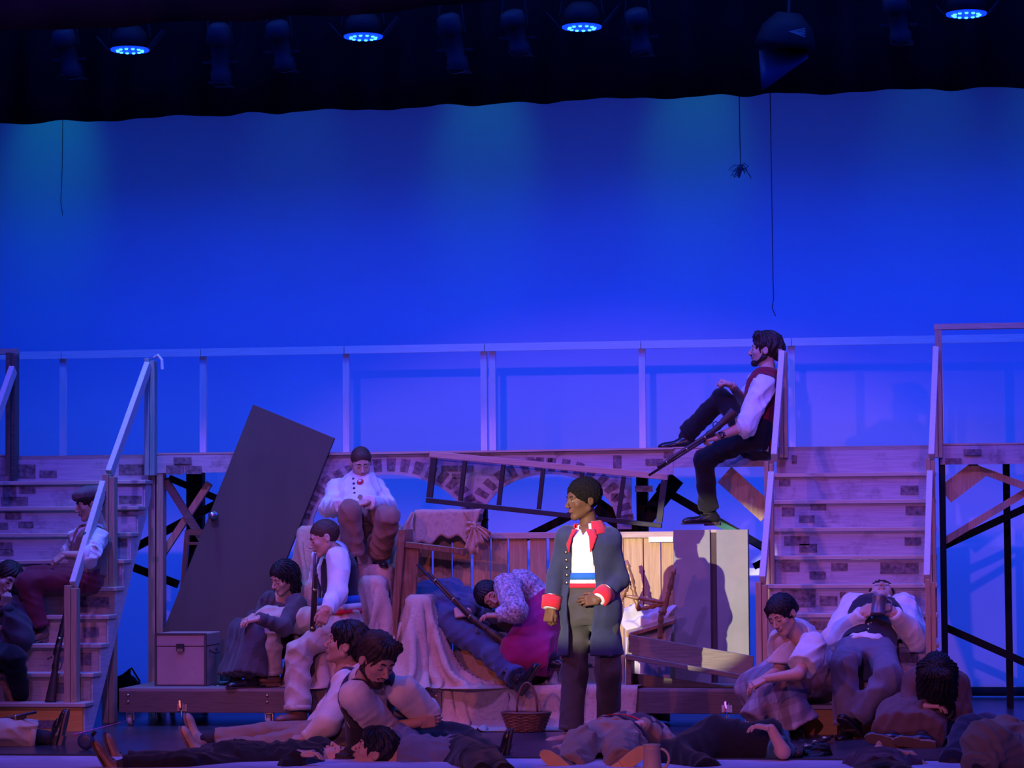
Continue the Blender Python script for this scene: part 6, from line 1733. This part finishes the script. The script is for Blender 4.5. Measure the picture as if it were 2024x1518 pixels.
p = lying('person in black lying on one side, a bare forearm bent over the waist', 1.72, (1415, 1490, -1.30), (1555, 1496, 0), dict(c=(1602, 1500, 1), look=(.3, .9, .1), up=(1, 0, 0)), (.1, 1, .3), wide=1.2,
          la=dict(sh=(1530, 1478, 0), e=(1548, 1486, -1), w=(1524, 1440, 0), pose='relax', sleeve='short', dir=(-.9, .2, .15), palm=(0, 0, -1)), ra=dict(e=(1500, 1505, 1), w=(1450, 1508, 0), pose='relax'),
          ll=dict(k=(1330, 1500, -1), a=(1400, 1530, -1), toe=(.5, -.7, 0), up=(0, 0, 1)), rl=dict(k=(1335, 1514, -1), a=(1410, 1536, -1), toe=(.5, -.7, 0), up=(0, 0, 1)))
p.body().hair(h_black, 'mop'); p.shirt(c_teal, .018, 'short'); p.vest(c_black, .03, .0, prof=((0, .0), (1, .03))); p.trousers(c_black, .03, knee=.065, ankle=.05); p.shoes(l_black, s_dark)
p = lying('dark-haired person lying at the stage front with one wrist raised', 1.66, (1745, 1546, -2.2), (1735, 1512, 1), dict(c=(1738, 1508, 1), look=(0, .3, 1), up=(0, 1, -.2)), (0, -.2, 1), hs=1.1, skin='tan',
          la=dict(sh=(1800, 1520, 0), e=(1826, 1522, 0), w=(1800, 1492, 0), pose='relax', sleeve='short', dir=(-.9, 0, .25), palm=(0, 0, -1)), ra=dict(sh=(1690, 1518, 0), e=(1668, 1524, 0), w=(1692, 1502, 0), pose='relax', sleeve='short', dir=(.8, 0, .3), palm=(0, 0, -1)),
          ll=dict(k=(1780, 1540, ('Y', -2.75)), a=(1790, 1552, ('Y', -3.2)), toe=(.2, -1, -.05), up=(0, 0, 1)), rl=dict(k=(1710, 1540, ('Y', -2.75)), a=(1700, 1552, ('Y', -3.2)), toe=(-.2, -1, -.05), up=(0, 0, 1)))
p.body().hair(h_black, 'mop'); p.shirt(cloth('plum_shirt', (.06, .035, .06)), .02, 'short'); p.trousers(c_black); p.shoes(l_black, s_dark)
p = lying('person in navy trousers lying at the right edge with one knee up', 1.74, (2030, 1474, -.95), (2150, 1476, 0), dict(c=(2190, 1474, 0), look=(0, 0, 1), up=(1, 0, 0)), (0, -.2, 1),
          la=dict(e=(2110, 1488, 0), w=(2060, 1490, 0)), ra=dict(e=(2110, 1470, 0), w=(2060, 1468, 0)),
          ll=dict(k=(1918, 1446, -1), a=(1884, 1512, -1), toe=(-.8, -.6, 0), up=(0, 0, 1)), rl=dict(k=(1950, 1442, 1), a=(1900, 1486, 0), toe=(-.9, -.2, 0), up=(0, 0, 1)))
p.body().hair(h_brown, 'short'); p.shirt(c_slate, .02, 'long'); p.trousers(cloth('navy_trousers', (.025, .03, .06)), knee=.058, ankle=.05); p.shoes(l_black, s_dark)
p = lying('person in tan trousers curled up in the bottom right corner', 1.72, (2040, 1496, -1.75), (2160, 1500, 0), dict(c=(2200, 1500, 0), look=(0, -.3, 1), up=(1, 0, 0)), (0, -.4, 1),
          la=dict(e=(2110, 1510, 0), w=(2060, 1512, 0)), ra=dict(e=(2110, 1494, 0), w=(2060, 1492, 0)),
          ll=dict(k=(1948, 1470, -1), a=(1935, 1518, ('Y', -2.25)), toe=(-.8, -.6, 0), up=(0, 0, 1)), rl=dict(k=(1985, 1460, 0), a=(1962, 1510, ('Y', -2.1)), toe=(-.9, -.2, 0), up=(0, 0, 1)))
p.body().hair(h_brown, 'short'); p.shirt(c_khaki, .02, 'long'); p.trousers(c_khaki, .02, knee=.075, ankle=.06, wr=.006); p.shoes(l_brown, s_brown)
# tankard in the drinking man's hands
c = (DRINKER.arm[1][2] + DRINKER.arm[-1][2]) / 2
m0 = at(1735, 1216, c.y - .06); m1 = at(1738, 1178, c.y - .02)
tkd = thing('tankard', tuple(m0), 'dull metal tankard tipped up at the drinking man\'s mouth', 'tankard')
MB().lathe(m0, m1, [(0, .046), (.02, .050), (.1, .050), (.14, .047), (.85, .045), (.9, .048), (1, .048)], 22).build('cup', plain('pewter', (.20, .18, .19), .4, metal=.5), tkd, True)
MB().tube([m0.lerp(m1, .15) + Vector((.045, 0, 0)), m0.lerp(m1, .3) + Vector((.085, 0, 0)), m0.lerp(m1, .7) + Vector((.085, 0, 0)), m0.lerp(m1, .85) + Vector((.045, 0, 0))], .008, 8).build('handle', plain('pewter', (.2, .18, .19)), tkd, True)
